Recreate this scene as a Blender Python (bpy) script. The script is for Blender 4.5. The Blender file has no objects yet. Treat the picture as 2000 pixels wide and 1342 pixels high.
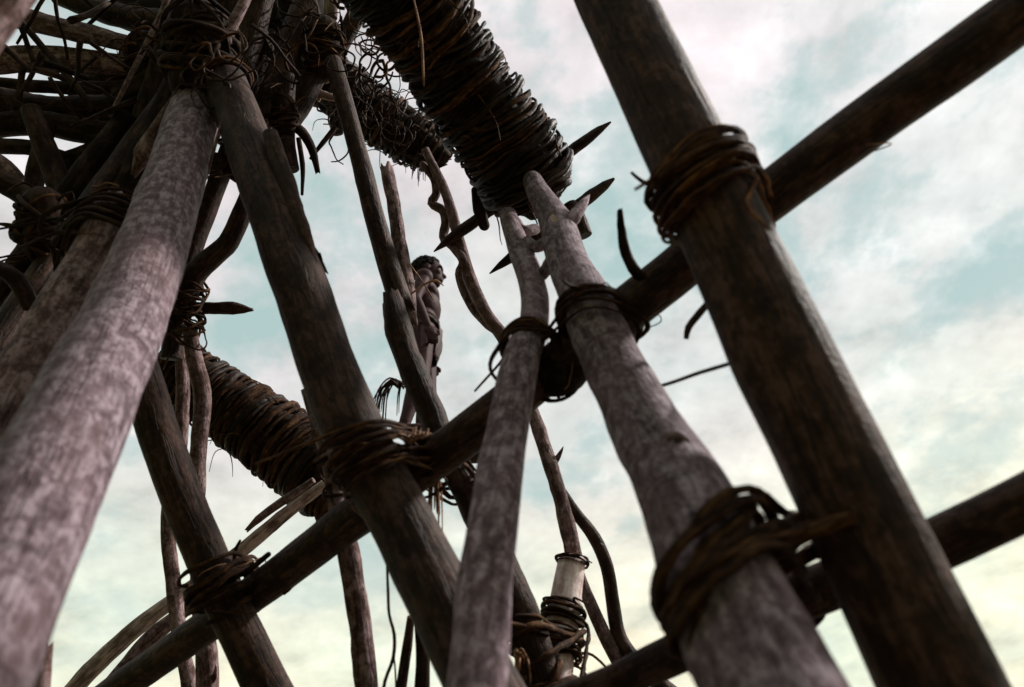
import bpy, bmesh, math, random
from mathutils import Vector, Matrix, noise

scene = bpy.context.scene
col = scene.collection
random.seed(7)

# ------------------------------------------------------------------ camera
CAM = Vector((0.0, 0.0, 1.6))
PITCH, ROLL = math.radians(42.0), math.radians(-8.0)
_f = Vector((0, math.cos(PITCH), math.sin(PITCH)))
_u = Vector((0, -math.sin(PITCH), math.cos(PITCH)))
_r = Vector((1, 0, 0))
RT = _r * math.cos(ROLL) + _u * math.sin(ROLL)
UP = -_r * math.sin(ROLL) + _u * math.cos(ROLL)
FW = _f
F = 2000 * 24 / 36.0
cd = bpy.data.cameras.new('camera')
cam = bpy.data.objects.new('camera', cd)
col.objects.link(cam)
cd.lens = 24; cd.sensor_width = 36; cd.clip_start = 0.02; cd.clip_end = 6000
m = Matrix((RT, UP, -FW)).transposed().to_4x4()
m.translation = CAM
cam.matrix_world = m
cd.dof.use_dof = True
cd.dof.focus_distance = 3.0
cd.dof.aperture_fstop = 1.9
scene.camera = cam

def at(x, y, d):
    """world point at depth d (metres along the view axis) seen at photo pixel x, y"""
    return CAM + d * (FW + (x - 1000) / F * RT + (671 - y) / F * UP)

# ------------------------------------------------------------------ world + sun
_az, _el = math.radians(78), math.radians(40)          # high on the right, veiled by thin cloud
SUN = Vector((math.sin(_az) * math.cos(_el), math.cos(_az) * math.cos(_el), math.sin(_el)))
elev = math.asin(SUN.z); azim = math.atan2(SUN.x, SUN.y)
w = bpy.data.worlds.new('World'); scene.world = w; w.use_nodes = True
nt = w.node_tree; nt.nodes.clear()
def N(nt, t, **kw):
    n = nt.nodes.new(t)
    for k, v in kw.items():
        if k == 'inp':
            for a, b in v.items(): n.inputs[a].default_value = b
        else: setattr(n, k, v)
    return n
def L(nt, a, b): nt.links.new(a, b)
out = N(nt, 'ShaderNodeOutputWorld'); bg = N(nt, 'ShaderNodeBackground', inp={'Strength': 0.1})
sky = N(nt, 'ShaderNodeTexSky', sky_type='NISHITA', sun_disc=False, sun_elevation=elev, sun_rotation=azim, air_density=1.0, dust_density=1.0, ozone_density=1.0)
tc = N(nt, 'ShaderNodeTexCoord')
sp = N(nt, 'ShaderNodeSeparateXYZ'); L(nt, tc.outputs['Generated'], sp.inputs[0])
zc = N(nt, 'ShaderNodeMath', operation='MAXIMUM', inp={1: 0.06}); L(nt, sp.outputs['Z'], zc.inputs[0])
za = N(nt, 'ShaderNodeMath', operation='ADD', inp={1: 0.25}); L(nt, zc.outputs[0], za.inputs[0])
dx = N(nt, 'ShaderNodeMath', operation='DIVIDE'); L(nt, sp.outputs['X'], dx.inputs[0]); L(nt, za.outputs[0], dx.inputs[1])
dy = N(nt, 'ShaderNodeMath', operation='DIVIDE'); L(nt, sp.outputs['Y'], dy.inputs[0]); L(nt, za.outputs[0], dy.inputs[1])
cv = N(nt, 'ShaderNodeCombineXYZ'); L(nt, dx.outputs[0], cv.inputs[0]); L(nt, dy.outputs[0], cv.inputs[1])
def wnoise(scale, detail, rough, off, dist=0.0):
    mp = N(nt, 'ShaderNodeMapping'); mp.inputs['Location'].default_value = off
    L(nt, cv.outputs[0], mp.inputs[0])
    n = N(nt, 'ShaderNodeTexNoise', inp={'Scale': scale, 'Detail': detail, 'Roughness': rough, 'Distortion': dist})
    L(nt, mp.outputs[0], n.inputs['Vector']); return n.outputs['Fac']
def wramp(src, stops, interp='EASE'):
    r = N(nt, 'ShaderNodeValToRGB'); r.color_ramp.interpolation = interp
    el = r.color_ramp.elements
    while len(el) > 1: el.remove(el[-1])
    el[0].position, el[0].color = stops[0][0], (*stops[0][1], 1)
    for p, c in stops[1:]:
        e = el.new(p); e.color = (*c, 1)
    L(nt, src, r.inputs[0]); return r.outputs[0]
g = lambda v: (v, v, v)
cover = wramp(wnoise(2.9, 10, 0.62, (7.7, 3.3, 0), 0.12), [(0.38, g(0.0)), (0.45, g(0.42)), (0.495, g(0.86)), (0.56, g(1))], 'LINEAR')
puff = wramp(wnoise(6.2, 10, 0.62, (0.4, 5.2, 0), 0.12), [(0.30, g(0.70)), (0.45, g(0.92)), (0.55, g(1.02)), (0.70, g(1.24))], 'LINEAR')
hue = wnoise(1.1, 2, 0.5, (6.3, 2.2, 0))
low = wramp(hue, [(0.38, (6.3, 6.75, 5.35)), (0.60, (7.8, 7.25, 5.4))], 'LINEAR')
high = wramp(hue, [(0.38, (5.2, 5.3, 5.2)), (0.58, (5.8, 5.3, 5.45))], 'LINEAR')
elv = wramp(sp.outputs['Z'], [(0.24, g(0)), (0.62, g(1))])
cc = N(nt, 'ShaderNodeMixRGB'); L(nt, elv, cc.inputs[0]); L(nt, low, cc.inputs[1]); L(nt, high, cc.inputs[2])
cm = N(nt, 'ShaderNodeMixRGB', blend_type='MULTIPLY', inp={0: 1.0}); L(nt, cc.outputs[0], cm.inputs[1]); L(nt, puff, cm.inputs[2])
# brighter cloud around the hidden sun
dt = N(nt, 'ShaderNodeVectorMath', operation='DOT_PRODUCT'); dt.inputs[1].default_value = SUN
L(nt, tc.outputs['Generated'], dt.inputs[0])
glow = wramp(dt.outputs['Value'], [(0.55, g(1.0)), (0.9, g(1.14)), (1.0, g(1.42))])
cg = N(nt, 'ShaderNodeMixRGB', blend_type='MULTIPLY', inp={0: 1.0}); L(nt, cm.outputs[0], cg.inputs[1]); L(nt, glow, cg.inputs[2])
# thin veil lifts the blue between the clouds
veil = N(nt, 'ShaderNodeMixRGB', inp={0: 0.92, 2: (3.15, 4.25, 4.1, 1)}); L(nt, sky.outputs[0], veil.inputs[1])
# thicker haze toward the horizon closes the gaps there
hz = N(nt, 'ShaderNodeMath', operation='MULTIPLY_ADD', inp={1: -0.75, 2: 0.75}); L(nt, elv, hz.inputs[0])
hc = N(nt, 'ShaderNodeMixRGB', inp={2: (0.93, 0.93, 0.93, 1)}); L(nt, hz.outputs[0], hc.inputs[0]); L(nt, cover, hc.inputs[1])
fx = N(nt, 'ShaderNodeMixRGB'); L(nt, hc.outputs[0], fx.inputs[0]); L(nt, veil.outputs[0], fx.inputs[1]); L(nt, cg.outputs[0], fx.inputs[2])
L(nt, fx.outputs[0], bg.inputs['Color']); L(nt, bg.outputs[0], out.inputs[0])

sd = bpy.data.lights.new('sun', 'SUN'); sd.energy = 4.0; sd.angle = math.radians(5); sd.color = (1, 0.94, 0.88)
so = bpy.data.objects.new('sun', sd); col.objects.link(so)
so.rotation_euler = SUN.to_track_quat('Z', 'Y').to_euler()

scene.view_settings.view_transform = 'Standard'
scene.view_settings.look = 'None'
scene.view_settings.exposure = 0.58
scene.view_settings.gamma = 1.0
scene.view_settings.use_curve_mapping = False
scene.render.engine = 'CYCLES'
scene.cycles.max_bounces = 4; scene.cycles.diffuse_bounces = 3; scene.cycles.glossy_bounces = 2
w.cycles.sampling_method = 'MANUAL'; w.cycles.sample_map_resolution = 512
scene.render.resolution_x = 1024; scene.render.resolution_y = 687

# ------------------------------------------------------------------ materials
MATS = {}
def bark(name, dark, mid, light, rough=0.85, spec=0.25, patch=9.0, fibre=60.0, ring=0.35, bump=0.5, tint=None, streak=0.3, crack=0.0):
    mt = bpy.data.materials.new(name); mt.use_nodes = True
    t = mt.node_tree; b = t.nodes['Principled BSDF']
    a = N(t, 'ShaderNodeAttribute', attribute_name='bark')
    def nz(scale, sc, det, ro=0.6, dist=0.0):
        mp = N(t, 'ShaderNodeMapping'); mp.inputs['Scale'].default_value = sc
        L(t, a.outputs['Vector'], mp.inputs[0])
        n = N(t, 'ShaderNodeTexNoise', inp={'Scale': scale, 'Detail': det, 'Roughness': ro, 'Distortion': dist})
        L(t, mp.outputs[0], n.inputs['Vector']); return n.outputs['Fac']
    p1 = nz(patch, (1, 1, 0.7), 4, 0.62, 0.4)
    p2 = nz(fibre, (1, 1, 0.12), 2, 0.6)
    p3 = nz(22, (0.25, 0.25, 2.2), 2, 0.55, 0.6)
    p4 = nz(patch * 3.1, (1, 1, 0.9), 3, 0.6)
    r = N(t, 'ShaderNodeValToRGB'); e = r.color_ramp.elements
    e[0].position, e[0].color = 0.33, (*dark, 1); e[1].position, e[1].color = 0.68, (*light, 1)
    k = e.new(0.5); k.color = (*mid, 1)
    mx = N(t, 'ShaderNodeMath', operation='MULTIPLY_ADD', inp={1: streak}); L(t, p2, mx.inputs[0])
    m0 = N(t, 'ShaderNodeMath', operation='MULTIPLY', inp={1: 0.75 - streak}); L(t, p1, m0.inputs[0])
    m1 = N(t, 'ShaderNodeMath', operation='MULTIPLY_ADD', inp={1: 0.25}); L(t, p4, m1.inputs[0]); L(t, m0.outputs[0], m1.inputs[2])
    L(t, m1.outputs[0], mx.inputs[2])
    # stretch contrast around the middle
    st = N(t, 'ShaderNodeMapRange', inp={1: 0.38, 2: 0.62, 3: 0.2, 4: 0.8}); L(t, mx.outputs[0], st.inputs[0])
    L(t, st.outputs[0], r.inputs[0])
    cr = N(t, 'ShaderNodeMapRange', inp={1: 0.30, 2: 0.42, 3: 1 - ring, 4: 1.0}); L(t, p3, cr.inputs[0])
    mm = N(t, 'ShaderNodeMixRGB', blend_type='MULTIPLY', inp={0: 1.0}); L(t, r.outputs[0], mm.inputs[1]); L(t, cr.outputs[0], mm.inputs[2])
    last = mm.outputs[0]
    hcr = None
    if crack:
        p6 = nz(38, (1, 1, 0.07), 3, 0.5, 0.3)
        ab = N(t, 'ShaderNodeMath', operation='SUBTRACT', inp={1: 0.5}); L(t, p6, ab.inputs[0])
        a2 = N(t, 'ShaderNodeMath', operation='ABSOLUTE'); L(t, ab.outputs[0], a2.inputs[0])
        ck = N(t, 'ShaderNodeMapRange', inp={1: 0.0, 2: 0.022, 3: 1 - crack, 4: 1.0}); L(t, a2.outputs[0], ck.inputs[0])
        cm_ = N(t, 'ShaderNodeMixRGB', blend_type='MULTIPLY', inp={0: 1.0}); L(t, last, cm_.inputs[1]); L(t, ck.outputs[0], cm_.inputs[2]); last = cm_.outputs[0]; hcr = ck.outputs[0]
    if tint:
        p5 = nz(5.0, (1, 1, 0.5), 4, 0.55, 0.5)
        tr = N(t, 'ShaderNodeMapRange', inp={1: 0.50, 2: 0.76, 3: 0.0, 4: 0.6}); L(t, p5, tr.inputs[0])
        tm = N(t, 'ShaderNodeMixRGB', inp={2: (*tint, 1)}); L(t, tr.outputs[0], tm.inputs[0]); L(t, last, tm.inputs[1]); last = tm.outputs[0]
    oi = N(t, 'ShaderNodeObjectInfo')
    vr = N(t, 'ShaderNodeMapRange', inp={3: 0.8, 4: 1.2}); L(t, oi.outputs['Random'], vr.inputs[0])
    vm = N(t, 'ShaderNodeMixRGB', blend_type='MULTIPLY', inp={0: 1.0}); L(t, last, vm.inputs[1]); L(t, vr.outputs[0], vm.inputs[2])
    L(t, vm.outputs[0], b.inputs['Base Color'])
    b.inputs['Roughness'].default_value = rough
    b.inputs['Specular IOR Level'].default_value = spec
    hs = N(t, 'ShaderNodeMath', operation='MULTIPLY_ADD', inp={1: 0.6}); L(t, p2, hs.inputs[0]); hs.inputs[2].default_value = 0.0
    if hcr: L(t, hcr, hs.inputs[2])
    h2 = N(t, 'ShaderNodeMath', operation='MULTIPLY_ADD', inp={1: 0.7}); L(t, p4, h2.inputs[0]); L(t, hs.outputs[0], h2.inputs[2])
    bp = N(t, 'ShaderNodeBump', inp={'Strength': bump, 'Distance': 0.006}); L(t, h2.outputs[0], bp.inputs['Height'])
    L(t, bp.outputs[0], b.inputs['Normal'])
    MATS[name] = mt
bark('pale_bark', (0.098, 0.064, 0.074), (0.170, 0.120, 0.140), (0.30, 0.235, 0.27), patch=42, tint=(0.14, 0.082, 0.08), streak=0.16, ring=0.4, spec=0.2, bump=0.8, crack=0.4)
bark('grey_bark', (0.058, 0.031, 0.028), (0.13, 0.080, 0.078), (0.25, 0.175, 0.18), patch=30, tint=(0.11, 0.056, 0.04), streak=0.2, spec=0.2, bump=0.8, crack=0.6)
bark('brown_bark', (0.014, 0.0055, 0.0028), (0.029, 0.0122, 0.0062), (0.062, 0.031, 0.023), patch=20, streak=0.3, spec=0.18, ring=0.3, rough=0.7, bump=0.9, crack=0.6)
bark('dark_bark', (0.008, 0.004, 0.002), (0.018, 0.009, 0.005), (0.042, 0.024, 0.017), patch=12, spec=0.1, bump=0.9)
bark('peeled_wood', (0.36, 0.26, 0.25), (0.56, 0.45, 0.44), (0.72, 0.62, 0.61), patch=14, ring=0.2, bump=0.3)
bark('split_wood', (0.11, 0.07, 0.055), (0.25, 0.18, 0.16), (0.40, 0.32, 0.29), patch=9, fibre=110, ring=0.1, crack=0.5)
bark('vine', (0.018, 0.007, 0.003), (0.044, 0.018, 0.007), (0.11, 0.05, 0.018), rough=0.75, spec=0.1, patch=16, fibre=160, ring=0.2, bump=1.0, crack=0.5)
bark('brown_vine', (0.012, 0.005, 0.002), (0.028, 0.012, 0.005), (0.07, 0.033, 0.014), rough=0.8, spec=0.08, patch=16, fibre=160, ring=0.2, bump=1.0, crack=0.5)
bark('dark_vine', (0.005, 0.0022, 0.001), (0.012, 0.0055, 0.0027), (0.03, 0.015, 0.007), rough=0.55, spec=0.12, patch=16, fibre=160, ring=0.2, bump=0.8)
bark('red_vine', (0.03, 0.010, 0.003), (0.075, 0.029, 0.008), (0.16, 0.07, 0.021), rough=0.8, spec=0.08, patch=16, fibre=180, ring=0.2, bump=1.0, crack=0.5)
bark('dry_fibre', (0.10, 0.045, 0.02), (0.19, 0.09, 0.045), (0.30, 0.16, 0.085), rough=0.7, patch=20, fibre=140, ring=0.1)

def flat(name, c, rough=0.6, spec=0.3, var=0.25, scale=12, bump=0.0):
    mt = bpy.data.materials.new(name); mt.use_nodes = True
    t = mt.node_tree; b = t.nodes['Principled BSDF']
    tcn = N(t, 'ShaderNodeTexCoord')
    n = N(t, 'ShaderNodeTexNoise', inp={'Scale': scale, 'Detail': 6, 'Roughness': 0.6}); L(t, tcn.outputs['Object'], n.inputs['Vector'])
    r = N(t, 'ShaderNodeValToRGB'); e = r.color_ramp.elements
    e[0].position, e[0].color = 0.3, (*[v * (1 - var) for v in c], 1)
    e[1].position, e[1].color = 0.7, (*[v * (1 + var) for v in c], 1)
    L(t, n.outputs['Fac'], r.inputs[0]); L(t, r.outputs[0], b.inputs['Base Color'])
    b.inputs['Roughness'].default_value = rough; b.inputs['Specular IOR Level'].default_value = spec
    if bump:
        bp = N(t, 'ShaderNodeBump', inp={'Strength': bump, 'Distance': 0.01}); L(t, n.outputs['Fac'], bp.inputs['Height']); L(t, bp.outputs[0], b.inputs['Normal'])
    MATS[name] = mt
flat('skin', (0.042, 0.021, 0.022), 0.6, 0.06, 0.2, 9)
flat('hair', (0.006, 0.0045, 0.004), 0.9, 0.2, 0.3, 60, 0.6)
flat('bark_belt', (0.035, 0.019, 0.014), 0.7, 0.3, 0.3, 30)
flat('eye_white', (0.6, 0.56, 0.52), 0.3, 0.5, 0.05)
flat('pupil', (0.01, 0.008, 0.006), 0.2, 0.5, 0.05)
flat('earth', (0.09, 0.075, 0.05), 0.95, 0.1, 0.4, 0.6, 0.4)
flat('grass', (0.06, 0.085, 0.03), 0.9, 0.1, 0.4, 3)

# ------------------------------------------------------------------ mesh helpers
def link(name, me, mat, parent=None):
    o = bpy.data.objects.new(name, me); col.objects.link(o)
    if mat: me.materials.append(MATS[mat])
    if parent is not None:
        o.parent = parent
        o.matrix_parent_inverse = parent.matrix_world.inverted() if parent.type == 'EMPTY' else Matrix.Identity(4)
    return o
def tag(o, label=None, cat=None, group=None, kind=None):
    if label: o['label'] = label
    if cat: o['category'] = cat
    if group: o['group'] = group
    if kind: o['kind'] = kind
    return o
def empty(name, loc, label, cat, group=None):
    o = bpy.data.objects.new(name, None); col.objects.link(o)
    o.location = loc; o.empty_display_size = 0.1
    o.matrix_world = Matrix.Translation(loc)
    return tag(o, label, cat, group)

def spline(P, R, step, closed=False):
    """Catmull-Rom through P, resampled about every `step` metres"""
    n = len(P); OP, OR = [], []
    rng = range(n if closed else n - 1)
    for i in rng:
        p1, p2 = P[i], P[(i + 1) % n]
        p0 = P[i - 1] if (closed or i > 0) else p1 * 2 - p2
        p3 = P[(i + 2) % n] if (closed or i + 2 < n) else p2 * 2 - p1
        # centripetal scaled tangents
        l1 = max((p2 - p1).length, 1e-6); l0 = max((p1 - p0).length, 1e-6); l2 = max((p3 - p2).length, 1e-6)
        t1 = (p2 - p0) * (l1 / (l0 + l1)); t2 = (p3 - p1) * (l1 / (l1 + l2))
        k = max(1, int(math.ceil(l1 / step)))
        for j in range(k):
            t = j / k; a, b_, c, d = 2*t**3 - 3*t*t + 1, t**3 - 2*t*t + t, -2*t**3 + 3*t*t, t**3 - t*t
            OP.append(p1 * a + t1 * b_ + p2 * c + t2 * d)
            OR.append(R[i] * (1 - t) + R[(i + 1) % n] * t)
    if not closed: OP.append(P[-1].copy()); OR.append(R[-1])
    return OP, OR

def sweep(name, P, R, mat, parent=None, seg=14, step=0.03, lump=0.05, lfreq=6.0, seed=None, closed=False, ends=('flat', 'flat'), wob=0.0, squash=None, nodes=0):
    """one swept, tapering, uneven limb as ONE mesh object; ends: flat, round, point, broken"""
    rd = random.Random(seed if seed is not None else random.random())
    off = Vector((rd.uniform(-50, 50), rd.uniform(-50, 50), rd.uniform(-50, 50)))
    P, R = spline([Vector(p) for p in P], list(R), step, closed)
    n = len(P)
    if wob:
        for i in range(n):
            k = 1.0 if closed else min(1, min(i, n - 1 - i) / 4)
            s = i * step
            P[i] = P[i] + wob * k * noise.noise_vector(off + Vector((s * 5, 0, 0)) if not closed else off + P[i] * 9)
    T = []
    for i in range(n):
        if closed: d = P[(i + 1) % n] - P[i - 1]
        else: d = P[min(i + 1, n - 1)] - P[max(i - 1, 0)]
        T.append(d.normalized() if d.length > 1e-9 else Vector((0, 0, 1)))
    x = T[0].orthogonal().normalized(); X = []
    for i in range(n):
        x = (x - T[i] * x.dot(T[i])); x.normalize(); X.append(x.copy())
    if closed:                                   # spread the closing twist
        y0 = T[0].cross(X[0]); xe = X[-1] - T[0] * X[-1].dot(T[0]); xe.normalize()
        tw = math.atan2(xe.dot(y0), xe.dot(X[0]))
        for i in range(n): X[i] = Matrix.Rotation(-tw * i / n, 3, T[i]) @ X[i]
    vs, fs, at_ = [], [], []
    tot = sum((P[i] - P[i - 1]).length for i in range(1, n))
    bumps = []
    if nodes and not closed:
        for _ in range(max(1, int(tot * nodes))):
            bumps.append((rd.uniform(0, tot), rd.uniform(0, 6.283), rd.choice((1, 1, 1, -0.6)) * rd.uniform(0.03, 0.11), rd.uniform(0.35, 0.9)))
    # rounded and pointed ends are extra rings
    rings = [(P[i], T[i], X[i], R[i], 0) for i in range(n)]
    s = 0.0; S = []
    for i in range(n):
        if i: s += (P[i] - P[i - 1]).length
        S.append(s)
    c0 = off.x
    for i, (p, t, xx, r, _) in enumerate(rings):
        y = t.cross(xx)
        for j in range(seg):
            a = 2 * math.pi * j / seg
            q = xx * math.cos(a) + y * math.sin(a)
            k = 1 + lump * (noise.noise(off + p * lfreq + q * 0.55) + 0.5 * noise.noise(off + p * lfreq * 3.1 + q * 1.1))
            for bs, ba, bk, bw in bumps:
                ds = (S[i] - bs) / (r * bw * 1.5)
                if abs(ds) < 2.2:
                    da = ((a - ba + math.pi) % (2 * math.pi) - math.pi) / bw
                    k += bk * math.exp(-ds * ds - da * da)
            sq = 1.0
            if squash: sq = 1 - squash * (0.5 + 0.5 * math.cos(2 * a + 3 * noise.noise(off + p * 6)))
            k *= sq
            e = 0.0
            if not closed:
                if i == 0 and ends[0] == 'broken': e = -r * rd.uniform(0.0, 1.6)
                if i == n - 1 and ends[1] == 'broken': e = r * rd.uniform(0.0, 1.6)
            vs.append(p + q * r * k + t * e)
            at_.append((math.cos(a) * r + off.x, math.sin(a) * r + off.y, S[i] + off.z))
    m_ = n if closed else n - 1
    for i in range(m_):
        i2 = (i + 1) % n
        for j in range(seg):
            j2 = (j + 1) % seg
            fs.append((i * seg + j, i * seg + j2, i2 * seg + j2, i2 * seg + j))
    if not closed:
        for which, ri, sg in ((0, 0, -1), (1, n - 1, 1)):
            kind = ends[which]; p, t, xx, r, _ = rings[ri]; y = t.cross(xx); base = ri * seg
            prev = [base + j for j in range(seg)]
            steps = {'flat': [(0.985, 0.06), (0.8, 0.1)], 'broken': [], 'round': [(0.92, 0.38), (0.7, 0.70), (0.38, 0.92)], 'point': [(0.8, 1.2), (0.5, 2.6), (0.2, 3.8)]}[kind]
            for sc, ax in steps:
                cur = []
                for j in range(seg):
                    v = vs[base + j]; cur.append(len(vs))
                    vs.append(p + (v - p) * sc + t * (sg * ax * r))
                    aa = at_[base + j]; at_.append((aa[0] * 1.0, aa[1], aa[2] + sg * ax * r))
                for j in range(seg):
                    j2 = (j + 1) % seg
                    q4 = (prev[j], prev[j2], cur[j2], cur[j]); fs.append(q4 if sg > 0 else q4[::-1])
                prev = cur
            tip = {'flat': 0.07, 'broken': 0.2, 'round': 1.0, 'point': 4.4}[kind]
            vs.append(p + t * (sg * tip * r)); at_.append((off.x, off.y, S[ri] + off.z + sg * tip * r)); ci = len(vs) - 1
            for j in range(seg):
                j2 = (j + 1) % seg
                fs.append((prev[j], prev[j2], ci) if sg > 0 else (prev[j2], prev[j], ci))
    org = parent.matrix_world.translation.copy() if parent is not None else P[0].copy()
    me = bpy.data.meshes.new(name)
    me.from_pydata([v - org for v in vs], [], fs); me.update()
    me.polygons.foreach_set('use_smooth', [True] * len(me.polygons))
    A = me.attributes.new('bark', 'FLOAT_VECTOR', 'POINT')
    A.data.foreach_set('vector', [c for v in at_ for c in v])
    o = bpy.data.objects.new(name, me); col.objects.link(o); me.materials.append(MATS[mat])
    if parent is not None: o.parent = parent
    else:
        o.location = org; o.matrix_world = Matrix.Translation(org)
    o['_'] = 0; del o['_']
    return o

AX = {}                                           # remembered centre lines of the poles, for the lashings
def pole(key, name, label, cat, pts, mat, group=None, ground=False, ends=('flat', 'flat'), up=0.0, seg=18, step=0.035, lump=0.035, lfreq=5.0, wob=0.004, nodes=2.5, seed=None):
    """pts: (x, y, depth, width in photo pixels) from the top to the bottom"""
    P = [at(x, y, d) for x, y, d, _ in pts]; R = [w_ * d / (2 * F) for _, _, d, w_ in pts]
    if up:
        P.insert(0, P[0] + (P[0] - P[1]).normalized() * up); R.insert(0, R[0] * 0.96)
    if ground:
        dr = (P[-1] - P[-2]).normalized()
        if dr.z < -0.25:
            t = (P[-1].z + 0.25) / -dr.z
            P.append(P[-1] + dr * t); R.append(R[-1] * 1.1)
    o = sweep(name, P, R, mat, None, seg, step, lump, lfreq, seed if seed is not None else hash(key) % 9999 if False else sum(ord(c) * (i + 3) for i, c in enumerate(key)), False, ends, wob, None, nodes)
    tag(o, label, cat, group)
    AX[key] = (P, R)
    return o
def near(key, c):
    """closest point, direction and radius on a remembered pole"""
    P, R = AX[key]; best = None
    for i in range(len(P) - 1):
        d = P[i + 1] - P[i]; t = max(0, min(1, (c - P[i]).dot(d) / d.length_squared))
        q = P[i] + d * t
        if best is None or (q - c).length < best[0]: best = ((q - c).length, q, d.normalized(), R[i] * (1 - t) + R[i + 1] * t)
    return best[1:]

def hull2(pts):
    pts = sorted(set((round(a, 6), round(b, 6)) for a, b in pts))
    def half(ps):
        h = []
        for p in ps:
            while len(h) >= 2 and (h[-1][0]-h[-2][0])*(p[1]-h[-2][1]) - (h[-1][1]-h[-2][1])*(p[0]-h[-2][0]) <= 0: h.pop()
            h.append(p)
        return h[:-1]
    return half(pts) + half(pts[::-1])

def loop_points(c, nrm, poles, grow, k=40):
    """closed loop round all poles (point, dir, radius) in the plane through c with normal nrm"""
    nrm = nrm.normalized(); u = nrm.orthogonal().normalized(); v = nrm.cross(u)
    pts = []
    for q, d, r in poles:
        dn = d.dot(nrm)
        if abs(dn) > 0.45:
            a = d.orthogonal().normalized(); b = d.cross(a)
            for j in range(28):
                f = 2 * math.pi * j / 28
                p = q + (a * math.cos(f) + b * math.sin(f)) * (r + grow)
                p = p + d * ((c - p).dot(nrm) / dn)
                e = p - c; pts.append((e.dot(u), e.dot(v)))
        else:
            qq = q - nrm * (q - c).dot(nrm); rr = r + grow
            for j in range(28):
                f = 2 * math.pi * j / 28
                p = qq + (u * math.cos(f) + v * math.sin(f)) * rr - c
                pts.append((p.dot(u), p.dot(v)))
    h = hull2(pts)
    H = [c + u * a + v * b for a, b in h]
    Ls = [0]
    for i in range(len(H)): Ls.append(Ls[-1] + (H[(i + 1) % len(H)] - H[i]).length)
    tot = Ls[-1]; res = []; i = 0
    for j in range(k):
        s = tot * j / k
        while Ls[i + 1] < s: i += 1
        t = (s - Ls[i]) / max(Ls[i + 1] - Ls[i], 1e-9)
        res.append(H[i] * (1 - t) + H[(i + 1) % len(H)] * t)
    return res

alt = {'vine': 'brown_vine', 'brown_vine': 'vine', 'red_vine': 'vine', 'dark_bark': 'brown_vine'}
def lashing(label, c, nrm, keys, n, spread, rs, mat='vine', tilt=0.15, lean=None, seed=1, tails=2, cat='lashing', group='vine lashings', extra=(), slack=0.004, layers=2, name='vine_lashing', tail_len=(0.05, 0.16), fray=True):
    rd = random.Random(seed)
    nrm = nrm.normalized()
    E = empty(name, c, label, cat, group)
    pl = [near(k, c) for k in keys] + list(extra)
    lean = lean if lean is not None else Vector((0, 0, 0))
    for i in range(n):
        t = (i + 0.5) / n - 0.5 + rd.uniform(-0.6, 0.6) / n
        nn = (nrm + lean * rd.uniform(0.5, 1.3) + Vector((rd.gauss(0, 1), rd.gauss(0, 1), rd.gauss(0, 1))) * tilt).normalized()
        cc_ = c + nrm * t * spread
        r_ = rs * rd.uniform(0.7, 1.25)
        pp = loop_points(cc_, nn, pl, r_ * 0.8 + rs * 1.3 * rd.randint(0, layers - 1), 36)
        o1, o2 = Vector((rd.uniform(-9, 9), 0, 0)), rd.uniform(0.6, 1.5)
        pp = [p + (p - cc_).normalized() * slack * o2 * (1 + noise.noise(o1 + p * 14)) + nn * slack * 1.8 * noise.noise(o1 + p * 17) for p in pp]
        sweep('strand', pp, [r_ * (1 + 0.4 * noise.noise(o1 + p * 16)) for p in pp], mat if rd.random() < 0.75 else alt.get(mat, mat), E, 10, 0.015, 0.25, 45, rd.random(), True, squash=rd.uniform(0.1, 0.5))
    for i in range(tails):
        nn = (nrm + Vector((rd.gauss(0, 1), rd.gauss(0, 1), rd.gauss(0, 1))) * 0.3).normalized()
        pp = loop_points(c + nrm * rd.uniform(-.5, .5) * spread, nn, pl, rs, 36)
        j = rd.randrange(36); p0 = pp[j]; d = (pp[(j + 1) % 36] - p0).normalized(); o_ = (p0 - c).normalized()
        ln = rd.uniform(*tail_len)
        sweep('loose_end', [pp[j - 2], p0, p0 + (d + o_ * 0.5) * ln * 0.5, p0 + (d * 0.7 + o_ * 0.9 + Vector((0, 0, -0.5))) * ln], [rs * 0.8, rs * 0.8, rs * 0.7, rs * 0.45], mat, E, 7, 0.02, 0.15, 30, rd.random())
    for i in range(max(3, n // 2) if fray else 0):                # frayed fibres lifting off the turns
        nn = (nrm + Vector((rd.gauss(0, 1), rd.gauss(0, 1), rd.gauss(0, 1))) * 0.35).normalized()
        pp = loop_points(c + nrm * rd.uniform(-.5, .5) * spread, nn, pl, rs * 2.2, 36); j = rd.randrange(36); q = []
        for k in range(rd.randint(4, 8)):
            p = pp[(j + k) % 36]; q.append(p + (p - c).normalized() * rs * 0.5 * k * rd.uniform(0, 1))
        sweep('loose_fibre', q, [rs * .22] * (len(q) - 1) + [rs * .1], 'dry_fibre' if rd.random() < .4 else 'vine', E, 5, 0.02, 0.1, 30, rd.random())
    return E

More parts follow.
